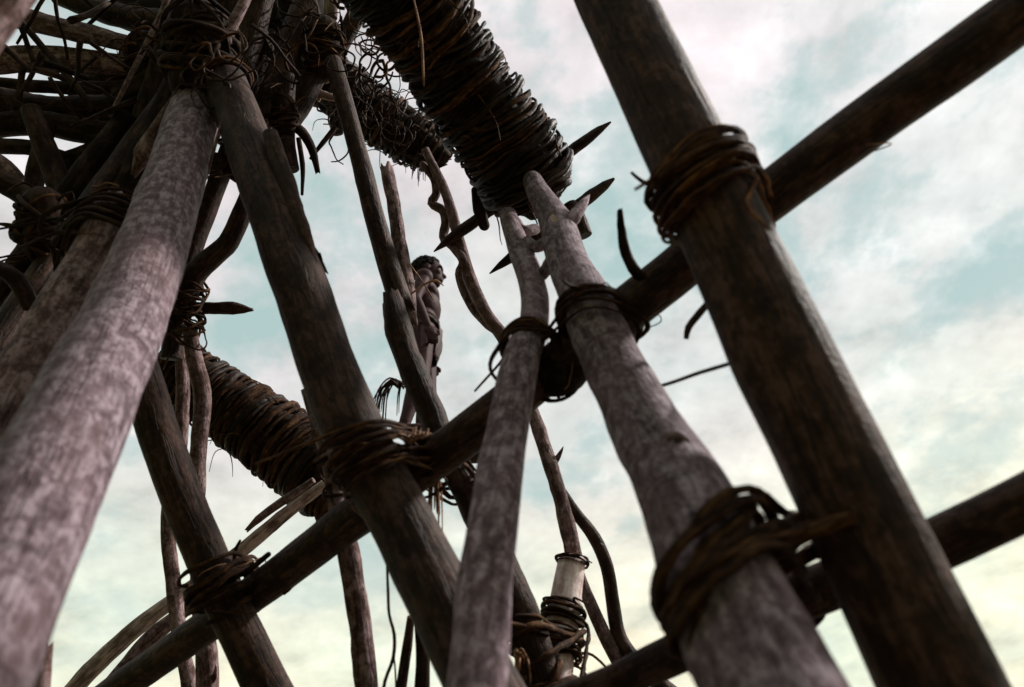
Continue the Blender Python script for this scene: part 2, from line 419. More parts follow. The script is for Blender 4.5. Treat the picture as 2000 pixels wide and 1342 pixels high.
def flake(parent, x, y, d, ang, size, depthr=0.01, mat=None, seed=0):
    """a lifted sliver of bark: a thin bent wedge in its own thickness, rooted at the photo point"""
    rd = random.Random(seed)
    a = math.radians(ang); t = (RT * math.cos(a) + UP * math.sin(a)); n = FW; s = t.cross(n).normalized()
    p = at(x, y, d); bm = bmesh.new(); L_ = size; w_ = size * 0.16; th = 0.003
    prof = [(-.25, .9), (0.1, 1.0), (0.45, .8), (0.8, .45), (1.0, .1)]
    V = []
    for u, k in prof:
        c = p + t * L_ * u + s * (L_ * 0.10 * u * u)
        k *= rd.uniform(0.85, 1.1)
        V.append([bm.verts.new(c + s * w_ * k * a_ + n * th * b_) for a_, b_ in ((1, 1), (-1, 1), (-1, -1), (1, -1))])
    for i in range(len(V) - 1):
        for j in range(4): bm.faces.new((V[i][j], V[i][(j + 1) % 4], V[i + 1][(j + 1) % 4], V[i + 1][j]))
    bm.faces.new(V[0][::-1]); bm.faces.new(V[-1])
    bmesh.ops.recalc_face_normals(bm, faces=bm.faces)
    org = parent.matrix_world.translation
    for v in bm.verts: v.co -= org
    me = bpy.data.meshes.new('bark_flake'); bm.to_mesh(me); bm.free()
    A = me.attributes.new('bark', 'FLOAT_VECTOR', 'POINT')
    A.data.foreach_set('vector', [c for v in me.vertices for c in (v.co.x * 1, v.co.y, v.co.z)])
    o = bpy.data.objects.new('bark_flake', me); col.objects.link(o); me.materials.append(parent.data.materials[0] if mat is None else MATS[mat]); o.parent = parent
    return o

def strand(name, label, cat, pts, mat, group=None, seg=8, step=0.02, lump=0.12, ends=('round', 'round'), parent=None, wob=0.0, seed=None):
    P = [at(x, y, d) for x, y, d, _ in pts]; R = [w_ * d / (2 * F) for _, _, d, w_ in pts]
    o = sweep(name, P, R, mat, parent, seg, step, lump, 18, seed if seed is not None else sum(int(p[0]*7+p[1]*3) for p in pts), False, ends, wob)
    if label: tag(o, label, cat, group)
    return o

# ------------------------------------------------------------------ ground
def make_ground():
    bm = bmesh.new(); n = 60
    def gz(x, y):
        d = math.hypot(x, y); k = min(1, max(0, (d - 6) / 60))
        return 0.05 * noise.noise(Vector((x * .5, y * .5, 0))) - k * 1.5 * (1 + noise.noise(Vector((x * .02, y * .02, 3))))
    rad = [0] + [0.6 * 1.17 ** i for i in range(54)]
    ring0 = None
    c = bm.verts.new((0, 0, gz(0, 0))); rings = []
    for r in rad[1:]:
        rings.append([bm.verts.new((r * math.cos(2 * math.pi * j / n), r * math.sin(2 * math.pi * j / n), gz(r * math.cos(2 * math.pi * j / n), r * math.sin(2 * math.pi * j / n)))) for j in range(n)])
    for j in range(n): bm.faces.new((c, rings[0][j], rings[0][(j + 1) % n]))
    for i in range(len(rings) - 1):
        for j in range(n): bm.faces.new((rings[i][j], rings[i + 1][j], rings[i + 1][(j + 1) % n], rings[i][(j + 1) % n]))
    me = bpy.data.meshes.new('ground'); bm.to_mesh(me); bm.free()
    me.polygons.foreach_set('use_smooth', [True] * len(me.polygons))
    o = link('ground', me, 'earth'); tag(o, 'bare trodden earth under the pole tower', 'ground', kind='structure')
make_ground()
def make_shade_slope():
    """unseen green slope added behind and left of the viewer to cut the fill light"""
    bm = bmesh.new(); na, nr = 56, 16; V_ = []
    for i in range(na + 1):
        a = math.radians(150 + 165 * i / na); e = math.sin(math.pi * i / na) ** 0.5; row = []
        for k in range(nr + 1):
            r = 9 + 46 * k / nr; z = -0.6 + e * (k / nr) ** 0.8 * 40
            z += (k > 0) * 2.2 * noise.noise(Vector((r * .2 * math.cos(a), r * .2 * math.sin(a), 1))) + (k > 0) * 0.9 * noise.noise(Vector((r * .7 * math.cos(a), r * .7 * math.sin(a), 4)))
            row.append(bm.verts.new((r * math.cos(a), r * math.sin(a), z)))
        V_.append(row)
    for i in range(na):
        for k in range(nr): bm.faces.new((V_[i][k], V_[i + 1][k], V_[i + 1][k + 1], V_[i][k + 1]))
    bmesh.ops.recalc_face_normals(bm, faces=bm.faces)
    me = bpy.data.meshes.new('shade_slope'); bm.to_mesh(me); bm.free()
    me.polygons.foreach_set('use_smooth', [True] * len(me.polygons))
    tag(link('shade_slope', me, 'grass'), 'unseen steep slope added behind the viewer to dim the fill light', 'shade_slope', kind='structure')
make_shade_slope()  # added out of view: blocks skylight from behind, so pole fronts stay darker

# ------------------------------------------------------------------ main posts
GP = 'upright posts of the tower'
p1 = pole('P1', 'upright_post', 'thick mottled grey post running up the left side of the picture', 'post', [(430, 60, 2.85, 80), (357, 300, 2.22, 102), (262, 578, 1.60, 142), (111, 900, 1.105, 205), (-10, 1150, 0.905, 250)], 'pale_bark', GP, True, seg=28, step=0.025)
p2 = pole('P2', 'upright_post', 'paler brown post left of the thick mottled post, lashed at its upper end', 'post', [(218, 440, 2.01, 82), (202, 470, 1.96, 85), (92, 655, 1.74, 96), (-28, 860, 1.54, 108)], 'grey_bark', GP, True, seg=24, ends=('broken', 'flat'))
pole('P2b', 'upright_post', 'slim dark post at the left edge with a pale right rim', 'post', [(318, 205, 2.75, 42), (130, 470, 2.4, 52), (5, 660, 2.15, 62)], 'brown_bark', GP, True, up=0.3)
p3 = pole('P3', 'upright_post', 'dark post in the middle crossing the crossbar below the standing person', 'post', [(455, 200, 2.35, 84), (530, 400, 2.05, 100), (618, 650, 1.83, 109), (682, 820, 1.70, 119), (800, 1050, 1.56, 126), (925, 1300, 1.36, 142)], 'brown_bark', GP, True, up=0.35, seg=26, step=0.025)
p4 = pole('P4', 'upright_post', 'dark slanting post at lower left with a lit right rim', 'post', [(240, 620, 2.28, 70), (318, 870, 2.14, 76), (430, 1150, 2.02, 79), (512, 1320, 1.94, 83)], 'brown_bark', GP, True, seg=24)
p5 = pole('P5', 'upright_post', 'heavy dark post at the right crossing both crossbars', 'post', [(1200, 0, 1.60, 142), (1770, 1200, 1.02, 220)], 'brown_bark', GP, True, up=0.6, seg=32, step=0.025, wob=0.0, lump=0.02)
p6 = pole('P6', 'forked_post', 'knotty pale grey forked post right of centre, tapering up to the wrapped log', 'post', [(1040, 352, 2.40, 38), (1056, 385, 2.28, 48), (1088, 438, 2.1, 68), (1112, 520, 1.88, 84), (1155, 610, 1.63, 106), (1212, 745, 1.46, 124), (1300, 900, 1.24, 158), (1362, 1030, 1.10, 192), (1465, 1250, 0.95, 238)], 'pale_bark', GP, True, seg=30, step=0.02, lump=0.08)
p7 = pole('P7', 'upright_post', 'narrow crooked pale post bottom centre, bent near its top', 'post', [(992, 420, 2.42, 33), (1012, 480, 2.2, 46), (1038, 550, 1.98, 53), (1046, 620, 1.8, 58), (1020, 695, 1.6, 72), (990, 850, 1.42, 84), (965, 1000, 1.27, 97), (932, 1320, 1.06, 117)], 'pale_bark', GP, True, seg=24, step=0.02, lump=0.06)
p10 = pole('P10', 'crooked_post', 'rough crooked post in front of the standing person, broken at its top', 'post', [(768, 598, 2.35, 42), (779, 648, 2.3, 54), (803, 712, 2.25, 51), (831, 778, 2.2, 51), (857, 845, 2.15, 52), (896, 932, 2.08, 58), (960, 1060, 2.0, 66), (1025, 1230, 1.92, 72), (1060, 1330, 1.88, 76)], 'brown_bark', GP, True, ends=('broken', 'flat'), lump=0.16, lfreq=9)
p8 = pole('P8', 'slim_pole', 'straight slim dark pole rising from the crooked post to the upper bundle', 'pole', [(650, 120, 2.85, 34), (700, 300, 2.7, 36), (742, 460, 2.56, 41), (783, 592, 2.44, 46)], 'brown_bark', 'slim poles', ends=('flat', 'broken'))
p9 = pole('P9', 'snapped_branch', 'snapped split branch standing beside the person\'s head', 'branch', [(757, 335, 2.78, 26), (768, 400, 2.7, 26), (780, 470, 2.62, 27), (790, 540, 2.55, 34), (802, 625, 2.48, 26)], 'grey_bark', 'slim poles', ends=('broken', 'broken'), lump=0.14, lfreq=12)

# crossbars
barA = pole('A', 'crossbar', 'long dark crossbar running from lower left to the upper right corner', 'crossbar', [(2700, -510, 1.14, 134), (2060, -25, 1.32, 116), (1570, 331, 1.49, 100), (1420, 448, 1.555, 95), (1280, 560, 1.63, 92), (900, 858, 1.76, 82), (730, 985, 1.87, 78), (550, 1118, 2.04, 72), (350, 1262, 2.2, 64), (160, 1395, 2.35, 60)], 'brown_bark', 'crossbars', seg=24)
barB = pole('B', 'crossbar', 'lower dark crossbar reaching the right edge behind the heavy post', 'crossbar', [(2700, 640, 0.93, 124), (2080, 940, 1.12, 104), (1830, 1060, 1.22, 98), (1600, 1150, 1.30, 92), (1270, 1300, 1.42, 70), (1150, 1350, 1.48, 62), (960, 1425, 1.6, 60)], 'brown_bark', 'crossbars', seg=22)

strand('bark_clump', None, None, [(1050, 705, 1.68, 60), (1085, 728, 1.68, 96), (1120, 722, 1.68, 80), (1150, 700, 1.68, 50)], 'dark_bark', parent=barA, seg=16, lump=0.25)
for _i, (_x, _y) in enumerate(((1088, 776), (1102, 768), (1116, 752), (1124, 742))): strand('bark_spike', None, None, [(_x, _y - 14, 1.66, 12), (_x + 3, _y, 1.66, 7), (_x + 5, _y + 8, 1.66, 2)], 'dark_bark', parent=barA, seg=6)

# slender side poles on the left
s1 = pole('S1', 'slim_pole', 'upright slim pole with knots just right of the ball-shaped lashing', 'pole', [(372, 640, 2.66, 28), (378, 700, 2.64, 30), (396, 765, 2.6, 34), (388, 870, 2.56, 32), (384, 1000, 2.52, 33), (396, 1180, 2.46, 40), (405, 1335, 2.42, 42)], 'grey_bark', 'slim poles', True, lump=0.15, lfreq=9)
s2 = pole('S2', 'slim_pole', 'slightly curved slim pole behind the dark slanting post at lower left', 'pole', [(352, 650, 2.8, 22), (356, 760, 2.78, 25), (350, 880, 2.74, 26), (329, 1010, 2.7, 27), (335, 1120, 2.66, 27), (350, 1230, 2.62, 28), (370, 1340, 2.6, 29)], 'grey_bark', 'slim poles', True, lump=0.15, lfreq=9)
s3 = pole('S3', 'slim_pole', 'slim pole hanging in front of the lower coiled log, knotted near the top', 'pole', [(598, 760, 2.1, 22), (622, 830, 2.08, 30), (646, 900, 2.05, 32), (657, 975, 2.02, 36), (684, 1100, 1.99, 42), (702, 1220, 1.97, 44), (714, 1340, 1.95, 45)], 'grey_bark', 'slim poles', True, lump=0.14, lfreq=9)
s4 = pole('S4', 'slim_pole', 'short thin upright stick under the middle lashing', 'pole', [(802, 1205, 1.9, 14), (795, 1265, 1.9, 20), (785, 1340, 1.88, 21)], 'brown_bark', 'slim poles', True)
s5 = pole('S5', 'slim_pole', 'dark splintered stick tucked behind the foot of the middle dark post', 'pole', [(815, 1190, 1.95, 16), (826, 1280, 1.93, 26), (825, 1345, 1.92, 30)], 'dark_bark', 'slim poles', True)
s6 = pole('S6', 'slim_pole', 'short stub with a frayed tip at the bottom left edge', 'stick', [(92, 1268, 1.5, 20), (84, 1310, 1.48, 30), (78, 1360, 1.46, 34)], 'grey_bark', 'slim poles', True, ends=('broken', 'flat'))
c1 = pole('C1', 'split_log', 'pale split log curving up from the bottom left, upper half', 'split log', [(640, 942, 2.9, 20), (560, 1002, 2.9, 25), (470, 1076, 2.88, 28), (370, 1150, 2.84, 30), (260, 1232, 2.78, 33), (175, 1312, 2.74, 35), (110, 1385, 2.7, 37)], 'split_wood', 'split logs', True, lump=0.15, ends=('broken', 'flat'))
c2 = pole('C2', 'split_log', 'browner split log half tucked under the curving pale one', 'split log', [(380, 1176, 2.92, 24), (300, 1243, 2.88, 32), (230, 1322, 2.84, 34), (180, 1390, 2.8, 36)], 'grey_bark', 'split logs', True, lump=0.15, ends=('broken', 'flat'))
c3 = pole('C3', 'split_log', 'thin brown split stick lying along the pale split log\'s top end', 'split log', [(612, 938, 2.8, 12), (560, 974, 2.82, 17), (505, 1014, 2.84, 15), (484, 1034, 2.84, 8)], 'grey_bark', 'split logs', ends=('flat', 'broken'), lump=0.2)

# bark that lifts off the poles
flake(p3, 612, 492, 1.95, -62, 0.075, seed=1); flake(p3, 622, 505, 1.95, -75, 0.06, seed=2)
flake(s3, 706, 1178, 1.97, 80, 0.05, seed=3); flake(s2, 322, 1040, 2.68, 255, 0.05, seed=4)
flake(c1, 560, 1008, 2.88, 225, 0.09, seed=5); flake(p4, 286, 730, 2.2, 100, 0.05, seed=6)
flake(s1, 418, 1325, 2.4, 75, 0.05, seed=8)
flake(barA, 560, 1152, 2.02, 40, 0.06, seed=9)
flake(p9, 775, 480, 2.6, 80, 0.09, seed=10)

# knots and stubs of the forked post
def knot(parent, x, y, d, r, facing, mat='peeled_wood'):
    c = at(x, y, d); n = facing.normalized(); u = n.orthogonal().normalized(); v = n.cross(u)
    pts = [c + (u * math.cos(a) * r * 0.78 + v * math.sin(a) * r) for a in [2 * math.pi * i / 20 for i in range(20)]]
    k = sweep('knot', pts, [r * 0.30] * 20, mat, parent, 10, 0.01, 0.2, 40, 5, True)
    sweep('knot_heart', [c - n * r * 0.5, c + n * r * 0.02], [r * 0.72, r * 0.62], 'dark_bark', parent, 12, 0.01, 0.2, 40, 6, False, ('flat', 'round'))
knot(p6, 1322, 872, 1.178, 0.025, CAM - at(1322, 872, 1.178) + RT * 0.3, 'pale_bark')
strand('branch_stub', None, None, [(1085, 460, 2.02, 30), (1120, 425, 2.05, 30), (1138, 400, 2.1, 20)], 'pale_bark', parent=p6, seg=12, ends=('round', 'point'))
strand('branch_stub', None, None, [(1075, 470, 2.02, 26), (1045, 482, 2.1, 24), (1030, 470, 2.16, 20)], 'pale_bark', parent=p6, seg=12)
strand('branch_stub', None, None, [(1085, 500, 1.92, 30), (1058, 540, 1.98, 22)], 'pale_bark', parent=p6, seg=12)
flake(p6, 1082, 428, 2.0, -48, 0.055, mat='peeled_wood', seed=21)
strand('branch_stub', None, None, [(1000, 432, 2.36, 30), (1020, 452, 2.3, 26), (1045, 448, 2.34, 22)], 'pale_bark', parent=p7, seg=12)
strand('bark_ridge', None, None, [(528, 262, 2.12, 30), (556, 350, 2.04, 38), (590, 450, 1.95, 34), (618, 520, 1.9, 14)], 'brown_bark', parent=p3, seg=14, ends=('flat', 'point'))
strand('branch_stub', None, None, [(628, 845, 2.06, 26), (618, 848, 2.0, 22)], 'grey_bark', parent=s3, seg=12, ends=('flat', 'flat'))

# ------------------------------------------------------------------ coiled logs
def wrapped(key, label, axis, rad, ncoil, rs, seed, mats=('dark_vine', 'dark_vine', 'vine'), ncore=5, tilt=0.16, core_out=0.1, group='vine-wrapped log bundles', hairs=10):
    rd = random.Random(seed)
    P = [at(*a) for a in axis]
    E = empty('wrapped_log', P[0], label, 'log bundle', group)
    PS, RS = spline(P, rad, 0.03)
    n = len(PS)
    AX[key] = (PS, RS)
    x = (PS[-1] - PS[0]).orthogonal().normalized(); ax = (PS[-1] - PS[0]).normalized(); y = ax.cross(x)
    for k in range(ncore):
        a = 2 * math.pi * k / ncore + rd.uniform(-.2, .2); rr = 0.52 if k else 0.0
        offs = x * math.cos(a) + y * math.sin(a)
        pts = [PS[i] + offs * RS[i] * rr for i in range(0, n, 6)]
        pts[0] = pts[0] - ax * core_out * rd.random(); pts.append(PS[-1] + offs * RS[-1] * rr + ax * core_out * rd.random())
        rc = [0.44 * RS[min(i * 6, n - 1)] * rd.uniform(0.9, 1.05) for i in range(len(pts))]
        sweep('log', pts, rc, 'dark_bark', E, 14, 0.05, 0.12, 6, rd.random(), False, ('flat', 'flat'), 0.004)
    for i in range(ncoil):
        u = (i + rd.uniform(-.35, .35) + .5) / ncoil; j = min(n - 2, max(1, int(u * (n - 1))))
        t = (PS[j + 1] - PS[j - 1]).normalized()
        cr_ = 0.25 if rd.random() < 0.8 else 1.3
        nn = (t + x * (tilt * 1.8 * noise.noise(Vector((u * 9, seed, 0))) + rd.gauss(0, tilt) * cr_) + y * (tilt * 1.8 * noise.noise(Vector((u * 9, seed, 7))) + rd.gauss(0, tilt) * cr_)).normalized()
        a_ = nn.orthogonal().normalized(); b_ = nn.cross(a_)
        r0 = RS[j] * (1 + 0.10 * noise.noise(Vector((u * 14, seed, 3))) + rd.uniform(-.03, .03)); ph = Vector((rd.uniform(0, 40), 0, 0)); wv = rd.uniform(0.03, 0.08)
        pts = [PS[j] + (a_ * math.cos(f) + b_ * math.sin(f)) * r0 * (1 + wv * noise.noise(ph + Vector((math.cos(f), math.sin(f), 0)) * 1.6)) + nn * r0 * 0.10 * noise.noise(ph + Vector((math.cos(f) * 1.5, math.sin(f) * 1.5, 5))) for f in [2 * math.pi * q / 32 for q in range(32)]]
        r_ = rs * rd.choice((0.5, 0.7, 0.85, 1, 1.1, 1.5))
        sweep('coil', pts, [r_ * (1 + .3 * noise.noise(ph + p * 9)) for p in pts], rd.choice(mats), E, 9, 0.025, 0.2, 40, rd.random(), True, squash=rd.uniform(.05, .4))
    for i in range(hairs):
        j = rd.randrange(2, n - 2); f = rd.uniform(0, 6.28); q = (x * math.cos(f) + y * math.sin(f))
        p = PS[j] + q * RS[j] * 1.02; t = (PS[j + 1] - PS[j - 1]).normalized() * rd.choice((-1, 1))
        pts = [p, p + q * 0.01 + t * 0.05, p + q * 0.03 + t * 0.09 + Vector((0, 0, -0.03)), p + q * 0.03 + t * 0.1 + Vector((0, 0, -0.03 - rd.uniform(0.02, 0.12)))]
        sweep('loose_fibre', pts, [0.003, 0.003, 0.002, 0.0012], 'vine', E, 6, 0.02, 0.1, 20, rd.random())
    return E
wrapped('L1', 'huge dark log bundle coiled in vine hanging from the top edge to the forked post', [(640, -190, 2.1), (815, 20, 2.3), (905, 165, 2.45), (992, 286, 2.55), (1030, 348, 2.6), (1050, 384, 2.63), (1058, 398, 2.64)], [0.17, 0.168, 0.168, 0.182, 0.182, 0.145, 0.06], 94, 0.0085, 11, ncore=7, tilt=0.16, core_out=-0.05, hairs=26)
wrapped('L2', 'smaller ragged log bundle coiled in vine, left of the huge one', [(560, 60, 3.5), (650, 165, 3.55), (745, 232, 3.6), (835, 290, 3.65), (872, 312, 3.66)], [0.13, 0.15, 0.15, 0.135, 0.07], 44, 0.0085, 21, ncore=6, tilt=0.22, core_out=-0.06, hairs=44)
wrapped('L3', 'lower coiled log bundle with closely spaced brown rings behind the middle post', [(330, 715, 3.5), (430, 782, 3.5), (530, 850, 3.46), (610, 910, 3.4), (690, 965, 3.36)], [0.17, 0.165, 0.185, 0.2, 0.19], 54, 0.0115, 31, mats=('vine', 'brown_vine', 'dark_vine', 'brown_vine'), ncore=6, tilt=0.1, hairs=16)

# pegs and loose logs at the end of the huge bundle
strand('sharpened_stake', 'upper sharpened stake run through behind the huge coiled bundle', 'stake', [(1192, 239, 2.82, 4), (1172, 253, 2.82, 15), (1140, 277, 2.82, 22), (1020, 365, 2.84, 24), (900, 452, 2.84, 23), (870, 474, 2.84, 16), (848, 491, 2.84, 3)], 'brown_bark', 'sharpened stakes', seg=12)
strand('sharpened_stake', 'lower sharpened stake run through behind the forked post', 'stake', [(1198, 350, 2.66, 6), (1182, 362, 2.66, 18), (1150, 386, 2.66, 25), (1060, 455, 2.7, 26), (1005, 498, 2.72, 24), (980, 516, 2.72, 15), (957, 534, 2.72, 3)], 'brown_bark', 'sharpened stakes', seg=12)
strand('log_stub', 'short log stub hanging behind the fork of the pale post', 'log', [(1112, 400, 2.62, 30), (1128, 428, 2.6, 36), (1140, 460, 2.58, 34)], 'brown_bark', seg=16, ends=('flat', 'flat'))
strand('peg', 'small dark peg hooked under the huge bundle at its left', 'peg', [(928, 372, 2.72, 16), (936, 410, 2.75, 26), (946, 440, 2.76, 22)], 'dark_bark', seg=12)

# ------------------------------------------------------------------ vines between the poles
GV = 'living vines and branches'
v1 = pole('V1', 'twisting_vine', 'straighter of two twisted vines hanging beside the person', 'vine', [(830, 292, 2.95, 16), (868, 372, 2.92, 20), (893, 455, 2.88, 22), (912, 525, 2.84, 24), (942, 600, 2.78, 25), (990, 672, 2.7, 26), (1030, 780, 2.6, 26), (1062, 870, 2.5, 28), (1094, 970, 2.42, 30), (1122, 1095, 2.36, 33)], 'grey_bark', GV, lump=0.14, lfreq=12, seg=14)
v1b = pole('V1b', 'twisting_vine', 'wavy vine curling round the straighter one beside the person', 'vine', [(826, 322, 2.96, 14), (848, 350, 2.96, 17), (852, 380, 2.95, 18), (843, 397, 2.95, 18), (866, 412, 2.94, 19), (872, 436, 2.93, 19), (866, 462, 2.92, 18), (884, 482, 2.87, 18), (906, 512, 2.83, 19), (898, 536, 2.87, 18), (912, 580, 2.85, 19), (938, 620, 2.82, 19), (988, 660, 2.75, 19)], 'grey_bark', GV, lump=0.14, lfreq=14, seg=12, step=0.02, ends=('round', 'round'))
v2 = pole('V2', 'twisting_vine', 'bowed branch arching right of the pale peeled stick', 'branch', [(1098, 955, 2.46, 12), (1125, 1000, 2.46, 22), (1160, 1050, 2.44, 26), (1186, 1110, 2.42, 27), (1197, 1180, 2.4, 27), (1210, 1245, 2.36, 28), (1250, 1300, 2.3, 30), (1330, 1370, 2.2, 32)], 'brown_bark', GV, lump=0.12, ends=('point', 'flat'))
v3 = pole('V3', 'slim_pole', 'thin branch leaning behind the pale peeled stick at bottom centre', 'branch', [(1118, 1080, 2.44, 18), (1150, 1170, 2.4, 24), (1180, 1240, 2.36, 26), (1215, 1310, 2.32, 28), (1240, 1370, 2.3, 30)], 'grey_bark', GV, lump=0.12)
flake(v1, 1082, 905, 2.48, 55, 0.07, seed=12)
pp = pole('PP', 'peeled_stick', 'pale peeled stick bound with dark vine at bottom centre', 'stick', [(1118, 1092, 2.30, 52), (1105, 1170, 2.22, 60), (1092, 1250, 2.14, 66), (1082, 1340, 2.06, 74)], 'peeled_wood', None, True, seg=20, lump=0.05)
lashing('frayed dark collar on the pale peeled stick\'s top end', at(1117, 1098, 2.295), near('PP', at(1117, 1098, 2.295))[1], ['PP'], 4, 0.016, 0.004, 'vine', 0.06, seed=101, tails=2, tail_len=(.02, .05))
hook = strand('hooked_branch', 'dark curved hook branch springing from the crossbar left of the heavy post', 'branch', [(1211, 414, 1.6, 11), (1214, 450, 1.6, 16), (1222, 495, 1.6, 20), (1246, 535, 1.6, 22), (1275, 552, 1.6, 24)], 'dark_bark', seg=12, ends=('broken', 'round'), lump=0.2)
strand('twig', 'small crooked twig under the crossbar beside the heavy post', 'twig', [(1388, 585, 1.48, 12), (1368, 610, 1.5, 15), (1345, 640, 1.5, 14), (1340, 662, 1.5, 10)], 'brown_bark', seg=10, ends=('round', 'flat'))
strand('taut_vine', 'thin taut vine stretched from the forked post to the heavy post', 'vine', [(1250, 762, 1.5, 7), (1300, 751, 1.46, 7), (1370, 727, 1.4, 8), (1480, 694, 1.3, 8)], 'dark_vine', seg=8)
strand('twisting_vine', 'thin vine dangling left of the middle post\'s foot', 'vine', [(756, 1105, 1.75, 5), (758, 1160, 1.75, 6), (760, 1200, 1.75, 6), (770, 1240, 1.75, 7), (768, 1285, 1.74, 7), (752, 1330, 1.73, 7), (745, 1380, 1.73, 7)], 'brown_bark', GV, seg=8)
strand('twisting_vine', 'hair-thin vine below the dangling one beside the short stick', 'vine', [(768, 1270, 1.75, 4), (772, 1310, 1.75, 4), (774, 1370, 1.75, 4)], 'brown_bark', GV, seg=6)

# ------------------------------------------------------------------ lashings of the near frame
V = Vector
cA = at(1400, 378, 1.42)
dP5 = near('P5', cA)[1]
lashing('thick brown vine lashing round the heavy post and the long crossbar', cA, dP5, ['P5', 'A'], 15, 0.105, 0.0066, 'red_vine', 0.06, lean=RT * 0.22 + UP * 0.05, seed=3, tails=2, layers=3)
strand('twig', 'dark twig end poking out left of the heavy post\'s lashing', 'twig', [(1234, 338, 1.5, 6), (1252, 353, 1.48, 8), (1290, 372, 1.46, 9)], 'brown_vine', seg=8)
cB = at(1165, 600, 1.6)
lashing('two-turn vine lashing holding the forked post to the crossbar', cB, near('P6', cB)[1] + RT * -0.15, ['P6', 'A'], 5, 0.05, 0.0068, 'brown_vine', 0.08, seed=4, tails=2)
lashing('single vine turn slanting round the forked post below its lashing', at(1180, 650, 1.57), near('P6', cB)[1] + RT * -0.45, ['P6', 'A'], 1, 0.01, 0.005, 'brown_vine', 0.04, seed=41, tails=0)
cC = at(1030, 668, 1.66)
lashing('vine lashing round the narrow crooked post and the crossbar', cC, near('P7', cC)[1] + RT * 0.1, ['P7', 'A'], 6, 0.05, 0.006, 'brown_vine', 0.10, seed=5, tails=1)
lashing('slack vine loop hanging off the narrow crooked post', at(1016, 705, 1.6), near('P7', cC)[1] + RT * 0.75, ['P7'], 1, 0.01, 0.0045, 'brown_vine', 0.02, seed=51, tails=0, slack=0.012)
cD = at(755, 905, 1.72)
lashing('heavy vine lashing binding the middle dark post to the crossbar', cD, near('P3', cD)[1], ['P3', 'A'], 14, 0.105, 0.006, 'vine', 0.10, lean=RT * -0.12, seed=6, tails=5, layers=3)
cE = at(440, 1155, 2.08)
lashing('dark clotted lashing where the slanting post meets the crossbar', cE, near('P4', cE)[1], ['P4', 'A'], 10, 0.12, 0.009, 'brown_vine', 0.16, seed=7, tails=3, layers=3)
strand('twig', 'short blunt twig on the crossbar beside the slanting post', 'twig', [(478, 1120, 2.02, 14), (500, 1103, 2.02, 12), (524, 1083, 2.02, 11)], 'dark_bark', seg=10)
cF = at(1412, 1165, 1.08)
dP6 = near('P6', cF)[1]
lashing('thick near vine lashing slanting round the forked post and lower crossbar', cF, dP6 + RT * 0.5, ['P6', 'B'], 9, 0.085, 0.0085, 'brown_vine', 0.11, seed=8, tails=0, layers=2, fray=False, slack=0.007)
strand('cut_stick', 'blunt cut vine end pointing right across the heavy post', 'stick', [(1500, 1095, 1.06, 26), (1560, 1052, 1.04, 30), (1625, 1022, 1.02, 30), (1655, 1012, 1.01, 26)], 'vine', seg=12, ends=('round', 'broken'))
cG = at(1490, 1110, 1.08)
lashing('brown vine turns tying the forked post toward the heavy post', cG, dP6 + RT * 0.36, ['P6'], 4, 0.03, 0.0105, 'vine', 0.05, seed=9, tails=0, fray=False, extra=[(at(1610, 1055, 1.12), RT, 0.02)])
cP = at(1100, 1200, 2.2)
lashing('upper dark vine binding on the pale peeled stick', cP, near('PP', cP)[1], ['PP'], 9, 0.055, 0.006, 'brown_vine', 0.10, seed=10, tails=2)
cP2 = at(1092, 1262, 2.14)
lashing('lower dark vine binding on the pale peeled stick', cP2, near('PP', cP2)[1], ['PP'], 12, 0.085, 0.0065, 'brown_vine', 0.16, seed=12, tails=3)
cP3 = at(1070, 1320, 2.0)
lashing('tangled binding of the peeled stick and crooked post at the bottom edge', cP3, near('P10', cP3)[1], ['PP', 'P10'], 9, 0.2, 0.009, 'brown_vine', 0.25, seed=13, tails=4, layers=3)
cS = at(655, 950, 2.02)
lashing('thin vine wound round the slim pole beside the middle lashing', cS, near('S3', cS)[1], ['S3'], 3, 0.06, 0.004, 'brown_vine', 0.35, seed=14, tails=2)
cT = at(905, 900, 1.95)
lashing('vine turns joining the crooked post to the crossbar', cT, near('P10', cT)[1], ['P10', 'A'], 5, 0.08, 0.006, 'brown_vine', 0.15, seed=15, tails=2)

def fibre_bunch(name, label, cat, x, y, d, n, spreadx, drop, seed, mat='dry_fibre', r=0.0025, lift=0.0):
    rd = random.Random(seed); E = empty(name, at(x, y, d), label, cat)
    for i in range(n):
        ex = rd.uniform(*spreadx); ed = drop * rd.uniform(0.5, 1.1)
        p0 = (x + rd.uniform(-8, 8), y + rd.uniform(-6, 6), d + rd.uniform(-.02, .02))
        pts = [at(*p0), at(p0[0] + ex * 0.4, p0[1] - lift * rd.uniform(.4, 1), d + rd.uniform(-.04, .04)), at(p0[0] + ex * 0.85, p0[1] + ed * 0.35 - lift * .4, d + rd.uniform(-.05, .05)), at(p0[0] + ex, p0[1] + ed, d + rd.uniform(-.05, .05))]
        sweep('fibre', pts, [r, r, r * 0.8, r * 0.4], mat, E, 6, 0.02, 0.15, 20, rd.random())
    return E
fibre_bunch('dry_fibre_tuft', 'tuft of thin drooping brown fibres left of the person\'s legs', 'fibres', 784, 754, 2.3, 16, (-66, -8), 88, 61, mat='brown_bark', r=0.0032, lift=12)
fibre_bunch('dry_fibre_tuft', 'frayed reddish fibre clump on the middle lashing at the person\'s feet', 'fibres', 795, 862, 1.66, 26, (-30, 36), -28, 62, r=0.0022, lift=10)
fibre_bunch('dry_fibre_tuft', 'ragged strip of brown fibre hanging under the crossbar by the middle post', 'fibres', 852, 925, 1.85, 22, (-18, 14), 115, 63, r=0.003)
fibre_bunch('dry_fibre_tuft', 'reddish shredded bark right of the narrow post at the bottom', 'fibres', 1012, 1275, 1.85, 16, (-10, 22), 80, 64, r=0.004)

